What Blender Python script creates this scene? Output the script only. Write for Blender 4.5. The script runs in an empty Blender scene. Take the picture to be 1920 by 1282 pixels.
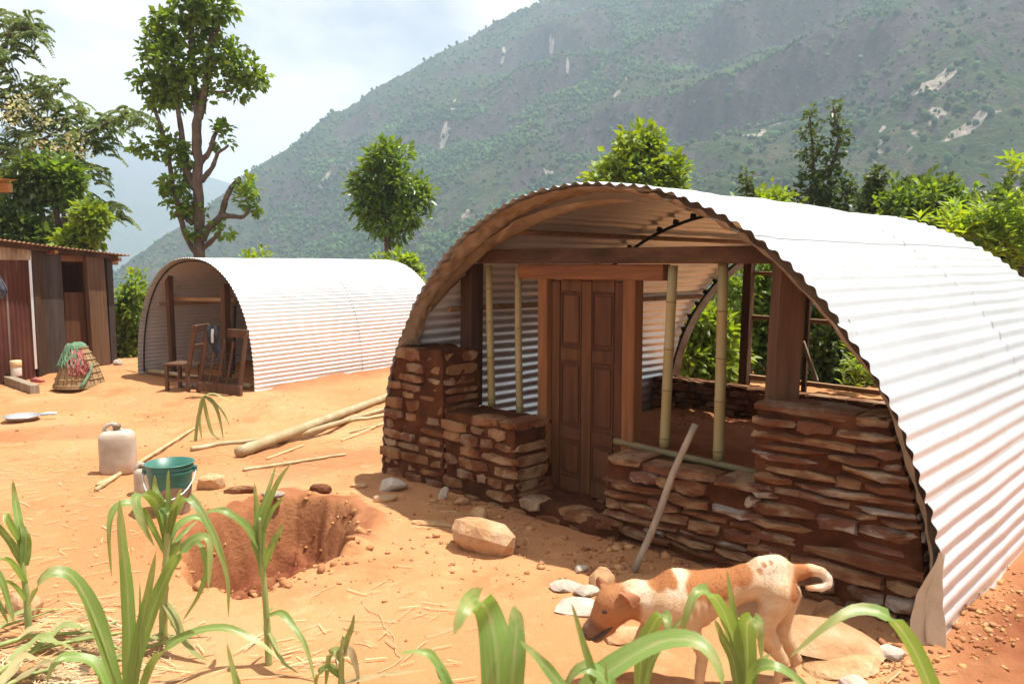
import bpy, math, random
import numpy as np
from mathutils import Vector, Matrix, noise as mnoise
rnd = random.Random(11); RNG = np.random.default_rng(11)
PI = math.pi
sc = bpy.context.scene
COL = sc.collection

# ---------------------------------------------------------------- camera, sky, sun, exposure
F = 1465.0; EYE = 2.0
TH = math.atan(141 / F); SP, CP = math.sin(TH), math.cos(TH)
cam_d = bpy.data.cameras.new('camera'); cam = bpy.data.objects.new('camera', cam_d); COL.objects.link(cam)
cam.location = (0, 0, EYE); cam.rotation_euler = (PI / 2 - TH, 0, 0)
cam_d.sensor_width = 36; cam_d.lens = F / 1920 * 36; cam_d.clip_end = 9000; cam_d.clip_start = .05
cam_d.dof.use_dof = True; cam_d.dof.focus_distance = 7.0; cam_d.dof.aperture_fstop = 4.5
sc.camera = cam

SUN_DIR = Vector((.82, .118, 2.5)).normalized()
EL = math.asin(SUN_DIR.z); AZ = math.atan2(SUN_DIR.x, SUN_DIR.y)
sd = bpy.data.lights.new('sun', 'SUN'); sd.energy = 5.0; sd.angle = math.radians(.53); sd.color = (1, .95, .86)
so = bpy.data.objects.new('sun', sd); COL.objects.link(so); so.location = (20, 0, 60)
so.rotation_euler = SUN_DIR.to_track_quat('Z', 'Y').to_euler()

W = bpy.data.worlds.new('World'); sc.world = W; W.use_nodes = True
nt = W.node_tree; nt.nodes.clear()
out = nt.nodes.new('ShaderNodeOutputWorld'); bg = nt.nodes.new('ShaderNodeBackground')
sky = nt.nodes.new('ShaderNodeTexSky'); sky.sky_type = 'NISHITA'; sky.sun_disc = False
sky.sun_elevation = EL; sky.sun_rotation = AZ; sky.air_density = 1.0; sky.dust_density = 2.5; sky.altitude = 900
bg.inputs['Strength'].default_value = .05
tcw = nt.nodes.new('ShaderNodeTexCoord'); mpw = nt.nodes.new('ShaderNodeMapping')
mpw.inputs['Scale'].default_value = (1.0, 1.0, 2.2); mpw.inputs['Location'].default_value = (.35, .1, .2)
nz = nt.nodes.new('ShaderNodeTexNoise'); nz.inputs['Scale'].default_value = 2.6; nz.inputs['Detail'].default_value = 9; nz.inputs['Roughness'].default_value = .55
cr = nt.nodes.new('ShaderNodeValToRGB'); cr.color_ramp.elements[0].position = .24; cr.color_ramp.elements[1].position = .52
mixw = nt.nodes.new('ShaderNodeMix'); mixw.data_type = 'RGBA'
mixw.inputs['B'].default_value = (11.6, 11.4, 11.2, 1)
L_ = nt.links.new
L_(tcw.outputs['Generated'], mpw.inputs['Vector']); L_(mpw.outputs['Vector'], nz.inputs['Vector'])
L_(nz.outputs['Fac'], cr.inputs['Fac']); L_(cr.outputs['Color'], mixw.inputs['Factor'])
L_(sky.outputs['Color'], mixw.inputs['A']); L_(mixw.outputs['Result'], bg.inputs['Color']); L_(bg.outputs['Background'], out.inputs['Surface'])

sc.view_settings.view_transform = 'Standard'; sc.view_settings.look = 'None'
sc.view_settings.gamma = 1; sc.view_settings.use_curve_mapping = False
sc.view_settings.exposure = .95
sc.render.engine = 'CYCLES'
sc.cycles.use_denoising = True
sc.cycles.max_bounces = 8; sc.cycles.volume_bounces = 1; sc.cycles.transparent_max_bounces = 8
sc.cycles.sample_clamp_indirect = 8

# ---------------------------------------------------------------- photo geometry: where a pixel of the 1920x1282 photograph stands in the place
CAM = np.array([0, 0, EYE])
def ray(px, py):
    x = (px - 960) / F; y = (641 - py) / F
    return np.array([x, CP + y * SP, y * CP - SP])
def gnd(px, py, z=0.0):
    d = ray(px, py); return CAM + d * (z - EYE) / d[2]
def at(px, py, Y):
    d = ray(px, py); return CAM + d * Y / d[1]
def pz(px, Y, z):
    t = Y * CP - (z - EYE) * SP
    return np.array([(px - 960) / F * t, Y, z])
def vplane(px, py, P, u):
    d = ray(px, py)
    t, s = np.linalg.solve(np.array([[d[0], -u[0]], [d[1], -u[1]]]), np.array([P[0], P[1]]))
    return s, EYE + d[2] * t

# ---------------------------------------------------------------- noise
def _h(i, j, k, seed):
    n = (i * 374761393 + j * 668265263 + k * 2147483647 + seed * 974634599) & 0xFFFFFFFF
    n = ((n ^ (n >> 13)) * 1274126177) & 0xFFFFFFFF
    n = (n ^ (n >> 16)) & 0xFFFFFFFF
    return n / 4294967295.0
def vnoise(p, seed=0):
    p = np.asarray(p, float)
    if p.shape[-1] == 2:
        i = np.floor(p).astype(np.int64); f = p - i; f = f * f * f * (f * (f * 6 - 15) + 10)
        a, b = f[..., 0], f[..., 1]; x, y = i[..., 0], i[..., 1]
        h = lambda dx, dy: _h(x + dx, y + dy, 0, seed)
        return ((h(0, 0) * (1 - a) + h(1, 0) * a) * (1 - b) + (h(0, 1) * (1 - a) + h(1, 1) * a) * b) * 2 - 1
    i = np.floor(p).astype(np.int64); f = p - i; f = f * f * f * (f * (f * 6 - 15) + 10)
    r = 0
    for dx in (0, 1):
        for dy in (0, 1):
            for dz in (0, 1):
                w = (f[..., 0] if dx else 1 - f[..., 0]) * (f[..., 1] if dy else 1 - f[..., 1]) * (f[..., 2] if dz else 1 - f[..., 2])
                r = r + w * _h(i[..., 0] + dx, i[..., 1] + dy, i[..., 2] + dz, seed)
    return r * 2 - 1
def fbm(p, octv=4, seed=0, gain=.5):
    p = np.asarray(p, float); r = 0; a = 1; s = 0
    for o in range(octv):
        r = r + a * vnoise(p * 2 ** o + o * 17.3, seed + o); s += a; a *= gain
    return r / s
def sstep(a, b, x):
    t = np.clip((x - a) / (b - a), 0, 1); return t * t * (3 - 2 * t)

# ---------------------------------------------------------------- materials
def mat(name, cols, scale=4.0, detail=5, rough=.8, bump=0.0, bscale=20.0, stretch=(1, 1, 1), metallic=0.0, spec=.3,
        pos=None, rand=0.0, coord='Object', rcols=None, transl=0.0, island=0.0, extra=None, bdist=None):
    m = bpy.data.materials.new(name); m.use_nodes = True
    t = m.node_tree; N = t.nodes; b = N['Principled BSDF']; lk = t.links.new
    b.inputs['Roughness'].default_value = rough; b.inputs['Metallic'].default_value = metallic
    b.inputs['Specular IOR Level'].default_value = spec
    tc = N.new('ShaderNodeTexCoord'); mp = N.new('ShaderNodeMapping'); mp.inputs['Scale'].default_value = stretch
    lk(tc.outputs[coord], mp.inputs['Vector'])
    nz = N.new('ShaderNodeTexNoise'); nz.inputs['Scale'].default_value = scale; nz.inputs['Detail'].default_value = detail; nz.inputs['Roughness'].default_value = .62
    vec = mp.outputs['Vector']
    oi = N.new('ShaderNodeObjectInfo')
    if rand or rcols:
        ad = N.new('ShaderNodeVectorMath'); ad.operation = 'MULTIPLY_ADD'
        cb = N.new('ShaderNodeCombineXYZ')
        for k in range(3): lk(oi.outputs['Random'], cb.inputs[k])
        lk(cb.outputs[0], ad.inputs[0]); ad.inputs[1].default_value = (91, 57, 33); lk(vec, ad.inputs[2]); vec = ad.outputs[0]
    lk(vec, nz.inputs['Vector'])
    ramp = N.new('ShaderNodeValToRGB'); el = ramp.color_ramp.elements
    n = len(cols)
    ps = pos or [.3 + .4 * i / max(1, n - 1) for i in range(n)]
    while len(el) < n: el.new(.5)
    for i, c in enumerate(cols):
        el[i].position = ps[i]; el[i].color = (*c, 1)
    lk(nz.outputs['Fac'], ramp.inputs['Fac'])
    colr = ramp.outputs['Color']
    def mixc(a, bcol, fac, mode='MIX'):
        mx = N.new('ShaderNodeMix'); mx.data_type = 'RGBA'; mx.blend_type = mode
        for sock, v in ((mx.inputs['A'], a), (mx.inputs['B'], bcol), (mx.inputs['Factor'], fac)):
            if hasattr(v, 'is_output'): lk(v, sock)
            else: sock.default_value = v
        return mx.outputs['Result']
    if rcols:
        rr = N.new('ShaderNodeValToRGB'); rr.color_ramp.interpolation = 'CONSTANT'; e2 = rr.color_ramp.elements
        while len(e2) < len(rcols): e2.new(.5)
        for i, c in enumerate(rcols): e2[i].position = i / len(rcols); e2[i].color = (*c, 1)
        lk(oi.outputs['Random'], rr.inputs['Fac'])
        colr = mixc(rr.outputs['Color'], colr, .5)
    if rand or island:
        hs = N.new('ShaderNodeHueSaturation')
        src = oi.outputs['Random']
        if island:
            ge = N.new('ShaderNodeNewGeometry'); src = ge.outputs['Random Per Island']
        mr = N.new('ShaderNodeMapRange'); k = island or rand
        mr.inputs['To Min'].default_value = 1 - k; mr.inputs['To Max'].default_value = 1 + k
        lk(src, mr.inputs['Value']); lk(mr.outputs[0], hs.inputs['Value'])
        mr2 = N.new('ShaderNodeMapRange'); mr2.inputs['To Min'].default_value = .5 - .04 * k; mr2.inputs['To Max'].default_value = .5 + .04 * k
        lk(src, mr2.inputs['Value']); lk(mr2.outputs[0], hs.inputs['Hue'])
        lk(colr, hs.inputs['Color']); colr = hs.outputs['Color']
    if extra: colr = extra(N, lk, colr, mixc, vec, b, tc)
    lk(colr, b.inputs['Base Color'])
    if bump:
        n2 = N.new('ShaderNodeTexNoise'); n2.inputs['Scale'].default_value = bscale; n2.inputs['Detail'].default_value = 6; n2.inputs['Roughness'].default_value = .65
        lk(vec, n2.inputs['Vector'])
        bp = N.new('ShaderNodeBump'); bp.inputs['Strength'].default_value = min(1, bump); bp.inputs['Distance'].default_value = bdist or .02 * max(1, bump)
        lk(n2.outputs['Fac'], bp.inputs['Height']); lk(bp.outputs['Normal'], b.inputs['Normal'])
    if transl:
        tr = N.new('ShaderNodeBsdfTranslucent'); ms = N.new('ShaderNodeMixShader'); ms.inputs[0].default_value = transl
        hs = N.new('ShaderNodeHueSaturation'); hs.inputs['Hue'].default_value = .475; hs.inputs['Saturation'].default_value = 1.15; hs.inputs['Value'].default_value = 1.5
        lk(colr, hs.inputs['Color']); lk(hs.outputs['Color'], tr.inputs['Color'])
        lk(b.outputs[0], ms.inputs[1]); lk(tr.outputs[0], ms.inputs[2]); lk(ms.outputs[0], N['Material Output'].inputs['Surface'])
    return m

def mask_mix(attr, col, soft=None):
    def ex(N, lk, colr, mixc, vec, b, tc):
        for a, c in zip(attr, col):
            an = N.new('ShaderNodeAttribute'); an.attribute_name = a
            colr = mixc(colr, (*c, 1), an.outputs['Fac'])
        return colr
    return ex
def noise_mix(col, scale, lo, hi, stretch=(1, 1, 1), coord='Object', amount=1.0):
    def ex(N, lk, colr, mixc, vec, b, tc):
        mp = N.new('ShaderNodeMapping'); mp.inputs['Scale'].default_value = stretch; lk(vec, mp.inputs['Vector'])
        n = N.new('ShaderNodeTexNoise'); n.inputs['Scale'].default_value = scale; n.inputs['Detail'].default_value = 7; n.inputs['Roughness'].default_value = .6
        lk(mp.outputs[0], n.inputs['Vector'])
        mr = N.new('ShaderNodeMapRange'); mr.inputs['From Min'].default_value = lo; mr.inputs['From Max'].default_value = hi; mr.inputs['To Max'].default_value = amount
        lk(n.outputs['Fac'], mr.inputs['Value'])
        return mixc(colr, (*col, 1), mr.outputs[0])
    return ex
def chain(*fs):
    def ex(N, lk, colr, mixc, vec, b, tc):
        for f in fs: colr = f(N, lk, colr, mixc, vec, b, tc)
        return colr
    return ex

M = {}
def midrib(N, lk, colr, mixc, vec, b, tc):
    sx = N.new('ShaderNodeSeparateXYZ'); lk(tc.outputs['UV'], sx.inputs[0])
    m1 = N.new('ShaderNodeMath'); m1.operation = 'SUBTRACT'; lk(sx.outputs[0], m1.inputs[0]); m1.inputs[1].default_value = .5
    m2 = N.new('ShaderNodeMath'); m2.operation = 'ABSOLUTE'; lk(m1.outputs[0], m2.inputs[0])
    mr = N.new('ShaderNodeMapRange'); mr.inputs['From Min'].default_value = .025; mr.inputs['From Max'].default_value = .075; mr.inputs['To Min'].default_value = .5; mr.inputs['To Max'].default_value = 0
    lk(m2.outputs[0], mr.inputs['Value']); colr = mixc(colr, (.30, .40, .17, 1), mr.outputs[0])
    n = N.new('ShaderNodeTexNoise'); n.inputs['Scale'].default_value = 1.0; n.inputs['Detail'].default_value = 4
    mp = N.new('ShaderNodeMapping'); mp.inputs['Scale'].default_value = (3, 7, 1); lk(tc.outputs['UV'], mp.inputs[0]); lk(mp.outputs[0], n.inputs['Vector'])
    ad = N.new('ShaderNodeMath'); ad.operation = 'MULTIPLY_ADD'; lk(sx.outputs[1], ad.inputs[0]); ad.inputs[1].default_value = .55; lk(n.outputs['Fac'], ad.inputs[2])
    m3 = N.new('ShaderNodeMapRange'); m3.inputs['From Min'].default_value = .82; m3.inputs['From Max'].default_value = 1.12; m3.inputs['To Max'].default_value = .75; lk(ad.outputs[0], m3.inputs['Value'])
    colr = mixc(colr, (.36, .33, .13, 1), m3.outputs[0])
    ab = N.new('ShaderNodeMapRange'); ab.inputs['From Min'].default_value = .52; ab.inputs['From Max'].default_value = .70; ab.inputs['To Max'].default_value = .35; lk(n.outputs['Fac'], ab.inputs['Value'])
    return mixc(colr, (.33, .27, .17, 1), ab.outputs[0])
M['soil'] = mat('soil', [(.34, .15, .062), (.46, .222, .10), (.53, .285, .145)], scale=.9, detail=9, rough=.95, bump=.9, bscale=20, spec=.1,
    extra=chain(noise_mix((.60, .35, .19), 6, .55, .75, amount=.5), noise_mix((.36, .135, .05), .45, .47, .66, amount=.8), noise_mix((.26, .12, .06), 22, .64, .74, amount=.55),
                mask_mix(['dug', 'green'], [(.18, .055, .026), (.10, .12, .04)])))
M['mud'] = mat('mud', [(0.0375, 0.015, 0.0075), (0.075, 0.027, 0.012), (0.1125, 0.0435, 0.0188)], scale=5, rough=.95, bump=1.0, bscale=24, spec=.1)
STONES = [(0.237, 0.11, 0.046), (0.301, 0.164, 0.078), (0.182, 0.082, 0.037), (0.328, 0.21, 0.118), (0.255, 0.132, 0.06), (0.182, 0.132, 0.096), (0.237, 0.1, 0.041), (0.383, 0.292, 0.201)]
M['stone'] = mat('stone', [(0.16, 0.076, 0.032), (0.232, 0.124, 0.0576), (0.304, 0.2, 0.116)], scale=6, rough=.88, bump=.9, bscale=30, rcols=STONES, spec=.2,
    extra=noise_mix((.13, .045, .02), 4.5, .44, .56, amount=.9))
M['slate'] = mat('slate', [(0.152, 0.088, 0.048), (0.24, 0.144, 0.076), (0.32, 0.24, 0.16)], scale=7, rough=.85, bump=.9, bscale=34, stretch=(1, 1, 3), rcols=STONES + [(.38, .36, .34), (.45, .40, .35)], spec=.25,
    extra=noise_mix((.13, .045, .02), 4.0, .43, .55, amount=.9))
M['rock'] = mat('rock', [(.32, .17, .08), (.43, .25, .13), (.50, .34, .21)], scale=5, rough=.9, bump=1.0, bscale=22, spec=.15, rand=.15)
M['pale_rock'] = mat('pale_rock', [(.30, .25, .21), (.44, .36, .29), (.54, .46, .38)], scale=7, rough=.85, bump=.8, bscale=24, spec=.2, rand=.15)
M['zinc'] = mat('zinc', [(.70, .70, .695), (.75, .75, .75), (.79, .79, .79)], scale=1.3, rough=.36, metallic=.58, spec=.5, rand=.02,
    extra=chain(noise_mix((.60, .55, .48), 3.0, .56, .78, amount=.5), noise_mix((.50, .42, .33), 14, .62, .75, amount=.5)))
M['rust'] = mat('rust', [(0.048, 0.0144, 0.0088), (0.088, 0.0256, 0.0152), (0.136, 0.052, 0.0304)], scale=2.2, rough=.8, stretch=(1, 1, .25), metallic=.1, spec=.3,
    extra=noise_mix((.24, .20, .17), 3.0, .62, .70, stretch=(2.5, 2.5, .3), amount=.7))
M['old_sheet'] = mat('old_sheet', [(.22, .14, .08), (.36, .25, .16), (.46, .36, .26)], scale=2, rough=.7, metallic=.2)
def wood(name, c, k=.35, st=(1, 1, .08), rough=.75):
    d = tuple(x * (1 - k) for x in c); l = tuple(min(1, x * (1 + k)) for x in c)
    return mat(name, [d, c, l], scale=22, detail=6, rough=rough, bump=.35, bscale=40, stretch=st, rand=.12, spec=.25,
        extra=noise_mix(tuple(min(1, x * 1.5 + .015) for x in c), 3.2, .5, .72, amount=.6))
M['door_wood'] = wood('door_wood', (0.0752, 0.0285, 0.0103))
M['frame_wood'] = wood('frame_wood', (0.1516, 0.0590, 0.0214))
M['frame_wood_x'] = wood('frame_wood_x', (0.1685, 0.0674, 0.0247), st=(.08, 1, 1))
M['old_wood'] = wood('old_wood', (0.0446, 0.0221, 0.0116))
M['old_wood_x'] = mat('old_wood_x', [(0.0263, 0.0128, 0.0067), (0.06, 0.0285, 0.0135), (0.105, 0.0525, 0.0263)], scale=9, rough=.85, bump=.6, bscale=30, stretch=(.25, 1, 1))
M['post_wood'] = wood('post_wood', (0.0956, 0.0478, 0.0253))
M['dark_wood'] = wood('dark_wood', (0.0416, 0.0288, 0.0240))
M['grey_wood'] = wood('grey_wood', (0.2310, 0.1820, 0.1330))
M['batten'] = wood('batten', (0.3040, 0.1760, 0.0880), st=(.08, 1, 1))
M['bamboo'] = mat('bamboo', [(0.17, 0.1318, 0.0467), (0.2295, 0.1785, 0.0723), (0.272, 0.221, 0.1105)], scale=5, rough=.5, stretch=(1, 1, .15), rand=.12, spec=.4)
M['bamboo_dry'] = mat('bamboo_dry', [(.29, .21, .10), (.38, .29, .16), (.46, .38, .25)], scale=5, rough=.55, rand=.12, spec=.35, extra=noise_mix((.20, .20, .09), 3, .5, .7, amount=.6))
M['bamboo_dark'] = mat('bamboo_dark', [(.12, .09, .04), (.18, .14, .07)], scale=5, rough=.6)
M['canvas'] = mat('canvas', [(0.1584, 0.1116, 0.072), (0.2592, 0.1944, 0.1296), (0.3312, 0.2664, 0.1944)], scale=4, rough=.8, bump=1.0, bscale=7, transl=.15)
M['canvas_pale'] = mat('canvas_pale', [(0.408, 0.3145, 0.2125), (0.493, 0.391, 0.2805), (0.544, 0.4505, 0.34)], scale=5, rough=.8, bump=.4, bscale=12, transl=.15)
M['iron'] = mat('iron', [(.02, .018, .016), (.035, .03, .027)], rough=.6, metallic=.3)
M['corn'] = mat('corn', [(.12, .21, .045), (.155, .26, .06), (.21, .32, .095)], scale=3, rough=.44, spec=.5, transl=.35, rand=.14, coord='UV', stretch=(26, 1.0, 1), extra=midrib)
M['corn_dry'] = mat('corn_dry', [(.20, .20, .07), (.36, .30, .15), (.46, .38, .22)], scale=3, rough=.7, transl=.25, rand=.2, coord='UV', stretch=(22, 1.2, 1))
M['corn_wilt'] = mat('corn_wilt', [(.16, .22, .06), (.24, .28, .10), (.34, .34, .16)], scale=3, rough=.6, transl=.3, rand=.15, coord='UV', stretch=(22, 1.2, 1))
M['stalk'] = mat('stalk', [(.16, .21, .06), (.25, .29, .10), (.33, .33, .14)], scale=8, rough=.5, stretch=(1, 1, .3))
M['straw'] = mat('straw', [(.36, .25, .12), (.48, .36, .2), (.56, .45, .3)], scale=3, rough=.8, island=.25)
M['bark'] = mat('bark', [(.055, .038, .028), (.10, .072, .053), (.16, .12, .09)], scale=7, rough=.9, bump=1.0, bscale=18, stretch=(1, 1, .35))
M['bark_pale'] = mat('bark_pale', [(.16, .115, .08), (.25, .19, .14), (.33, .27, .21)], scale=7, rough=.9, bump=.8, bscale=18, stretch=(1, 1, .4))
def leafm(name, c, transl=.45, rough=.5, isl=.35, spec=.35):
    d = tuple(x * .7 for x in c); l = (c[0] * 1.4, c[1] * 1.25, c[2] * 1.2)
    return mat(name, [d, c, l], scale=1.1, rough=rough, transl=transl, island=isl, spec=spec)
M['leaf_dark'] = leafm('leaf_dark', (.08, .125, .028), rough=.42, spec=.45)
M['leaf_mid'] = leafm('leaf_mid', (.135, .215, .038))
M['leaf_glossy'] = leafm('leaf_glossy', (.125, .205, .036), rough=.33, spec=.5)
M['leaf_bright'] = leafm('leaf_bright', (.18, .26, .04))
M['leaf_lime'] = leafm('leaf_lime', (.19, .28, .045))
M['leaf_feather'] = leafm('leaf_feather', (.125, .175, .05), transl=.45)
M['flower'] = leafm('flower', (.46, .47, .24), transl=.3)
M['leaf_olive'] = leafm('leaf_olive', (.07, .105, .030), rough=.4)

# ---------------------------------------------------------------- mesh helpers
def tag(o, label=None, cat=None, group=None, kind=None):
    if label: o['label'] = label
    if cat: o['category'] = cat
    if group: o['group'] = group
    if kind: o['kind'] = kind
    return o
def link_mesh(name, me, m=None, parent=None, smooth=False):
    if m is not None: me.materials.append(m)
    o = bpy.data.objects.new(name, me); COL.objects.link(o)
    if parent is not None: o.parent = parent
    if smooth: me.polygons.foreach_set('use_smooth', np.ones(len(me.polygons), bool))
    return o
def mesh_obj(name, V, Fc, m=None, parent=None, smooth=False):
    me = bpy.data.meshes.new(name)
    me.from_pydata(np.asarray(V, float).reshape(-1, 3).tolist(), [], [list(map(int, f)) for f in Fc]); me.update()
    return link_mesh(name, me, m, parent, smooth)
def quads_obj(name, V, Q, m=None, parent=None, smooth=False, attrs=None, uv=None):
    """fast path: V (n,3), Q (k,4) or (k,3)"""
    V = np.ascontiguousarray(V, np.float32); Q = np.ascontiguousarray(Q, np.int32); k, c = Q.shape
    me = bpy.data.meshes.new(name); me.vertices.add(len(V)); me.vertices.foreach_set('co', V.ravel())
    me.loops.add(k * c); me.loops.foreach_set('vertex_index', Q.ravel())
    me.polygons.add(k); me.polygons.foreach_set('loop_start', np.arange(0, k * c, c, dtype=np.int32))
    try: me.polygons.foreach_set('loop_total', np.full(k, c, np.int32))
    except Exception: pass
    me.update(calc_edges=True)
    for n, a in (attrs or {}).items():
        at_ = me.attributes.new(n, 'FLOAT', 'POINT'); at_.data.foreach_set('value', np.asarray(a, np.float32).ravel())
    if uv is not None:
        u = me.uv_layers.new(name='UVMap'); u.data.foreach_set('uv', np.asarray(uv, np.float32)[Q.ravel()].ravel())
    return link_mesh(name, me, m, parent, smooth)
def empty(name, loc, rz=0.0):
    o = bpy.data.objects.new(name, None); COL.objects.link(o); o.location = tuple(float(v) for v in loc); o.rotation_euler = (0, 0, rz)
    o.empty_display_size = .2
    return o
def grid_faces(n, m, wrap=False, base=0):
    """n rows of m verts"""
    i = np.arange(n - 1)[:, None]; j = np.arange(m if wrap else m - 1)[None, :]; j2 = (j + 1) % m
    return np.stack([i * m + j, i * m + j2, (i + 1) * m + j2, (i + 1) * m + j], -1).reshape(-1, 4) + base

class MB:
    def __init__(s): s.V = []; s.F = []; s.n = 0
    def add(s, V, Fc):
        V = np.asarray(V, float).reshape(-1, 3)
        s.F += [[int(i) + s.n for i in f] for f in Fc]; s.V.append(V); s.n += len(V); return s
    def box(s, c, d, rz=0, ry=0, rx=0, bev=.006):
        """box with chamfered long edges"""
        hx, hy, hz = [v / 2 for v in d]; b = min(bev, hx * .4, hy * .4, hz * .4)
        V = []
        for sx in (-1, 1):
            for sy in (-1, 1):
                for sz in (-1, 1):
                    V += [(sx * hx, sy * (hy - b), sz * (hz - b)), (sx * (hx - b), sy * hy, sz * (hz - b)), (sx * (hx - b), sy * (hy - b), sz * hz)]
        V = np.array(V)
        idx = {}
        k = 0
        for sx in (-1, 1):
            for sy in (-1, 1):
                for sz in (-1, 1): idx[(sx, sy, sz)] = k; k += 3
        Fc = []
        I = lambda a, b_, c_, w: idx[(a, b_, c_)] + w
        for sg in (-1, 1):
            q = [(-1, -1), (1, -1), (1, 1), (-1, 1)]
            if sg < 0: q = q[::-1]
            Fc.append([I(sg, y, z, 0) for y, z in q])
            Fc.append([I(x, sg, z, 1) for x, z in q[::-1]])
            Fc.append([I(x, y, sg, 2) for x, y in q])
        for a in (-1, 1):
            for b_ in (-1, 1):
                Fc.append([I(a, b_, -1, 0), I(a, b_, 1, 0), I(a, b_, 1, 1), I(a, b_, -1, 1)][::(1 if a * b_ < 0 else -1)])
                Fc.append([I(a, -1, b_, 0), I(a, 1, b_, 0), I(a, 1, b_, 2), I(a, -1, b_, 2)][::(1 if a * b_ > 0 else -1)])
                Fc.append([I(-1, a, b_, 1), I(1, a, b_, 1), I(1, a, b_, 2), I(-1, a, b_, 2)][::(1 if a * b_ < 0 else -1)])
                for c_ in (-1, 1): Fc.append([I(a, b_, c_, 0), I(a, b_, c_, 1), I(a, b_, c_, 2)][::(1 if a * b_ * c_ > 0 else -1)])
        R = np.array(Matrix.Rotation(rz, 3, 'Z') @ Matrix.Rotation(ry, 3, 'Y') @ Matrix.Rotation(rx, 3, 'X'))
        return s.add(V @ R.T + np.asarray(c, float), Fc)
    def beam(s, p, q, w, h, roll=0.0):
        p = Vector(p); q = Vector(q); d = q - p; L = d.length
        R = d.to_track_quat('Z', 'Y').to_matrix() @ Matrix.Rotation(roll, 3, 'Z')
        m2 = MB().box((0, 0, L / 2), (w, h, L)); V = np.concatenate(m2.V) @ np.array(R).T + np.array(p)
        return s.add(V, m2.F)
    def tube(s, pts, rad, n=8, cap=True, wob=0.0):
        P = np.asarray(pts, float); k = len(P); rad = np.broadcast_to(np.asarray(rad, float), (k,))
        T = np.gradient(P, axis=0); T /= np.linalg.norm(T, axis=1)[:, None] + 1e-9
        up = np.array([0, 0, 1.0]) if abs(T[0][2]) < .9 else np.array([1.0, 0, 0])
        N0 = np.cross(T[0], up); N0 /= np.linalg.norm(N0); V = []
        ang = np.arange(n) * 2 * PI / n
        for i in range(k):
            N0 = N0 - T[i] * (N0 @ T[i]); N0 /= np.linalg.norm(N0) + 1e-9; B = np.cross(T[i], N0)
            r = rad[i] * (1 + wob * RNG.normal(size=n)) if wob else rad[i]
            V.append(P[i] + (np.cos(ang) * r)[:, None] * N0 + (np.sin(ang) * r)[:, None] * B)
        Fc = grid_faces(k, n, True).tolist()
        if cap: Fc += [list(range(n))[::-1], list(range((k - 1) * n, k * n))]
        return s.add(np.concatenate(V), Fc)
    def lathe(s, prof, c=(0, 0, 0), n=24, sx=1, sy=1, cap=False):
        a = np.arange(n) * 2 * PI / n; V = np.concatenate([np.stack([r * np.cos(a) * sx, r * np.sin(a) * sy, np.full(n, z)], -1) for r, z in prof]) + np.asarray(c, float)
        Fc = grid_faces(len(prof), n, True).tolist()
        if cap: Fc += [list(range(n))[::-1], list(range((len(prof) - 1) * n, len(prof) * n))]
        return s.add(V, Fc)
    def build(s, name, m, parent=None, smooth=False):
        return mesh_obj(name, np.concatenate(s.V), s.F, m, parent, smooth)

def spline(P, n):
    P = np.asarray(P, float); k = len(P)
    Q = np.vstack([2 * P[0] - P[1], P, 2 * P[-1] - P[-2]]); o = []
    for t in np.linspace(0, k - 1 - 1e-6, n):
        i = int(t); f = t - i; a, b, c, d = Q[i:i + 4]
        o.append(.5 * (2 * b + (c - a) * f + (2 * a - 5 * b + 4 * c - d) * f * f + (3 * b - a - 3 * c + d) * f ** 3))
    return np.array(o)

def stone(name, size, m, parent, loc, rot=(0, 0, 0), jit=.14, rings=4, seed=None):
    """an uneven block: rings of eight points along its length"""
    lx, ly, lz = size; V = []
    for i in range(rings):
        x = (i / (rings - 1) - .5) * lx; e = .82 if i in (0, rings - 1) else 1.0
        c = .22 if ly > .3 else .13
        ring = [(-.5, -.5 + c), (-.5 + c * .7, -.5), (.5 - c * .7, -.5), (.5, -.5 + c), (.5, .5 - c), (.5 - c * .7, .5), (-.5 + c * .7, .5), (-.5, .5 - c)]
        dy, dz = rnd.uniform(-.05, .05), rnd.uniform(-.07, .07); sz = rnd.uniform(.86, 1.06)
        for (y, z) in ring:
            V.append((x + rnd.uniform(-1, 1) * jit * .35 * min(lx / rings, lz * 2), (y * e + dy + rnd.uniform(-1, 1) * jit * .5) * ly if ly < .3 else y * ly * e + rnd.uniform(-1, 1) * jit * .12,
                      (z * e * sz + dz + rnd.uniform(-1, 1) * jit * .55) * lz))
    Fc = grid_faces(rings, 8, True).tolist() + [list(range(8))[::-1], list(range((rings - 1) * 8, rings * 8))]
    o = mesh_obj(name, V, [f[::-1] for f in Fc], m, parent)
    o.location = loc; o.rotation_euler = rot
    return o

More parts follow.
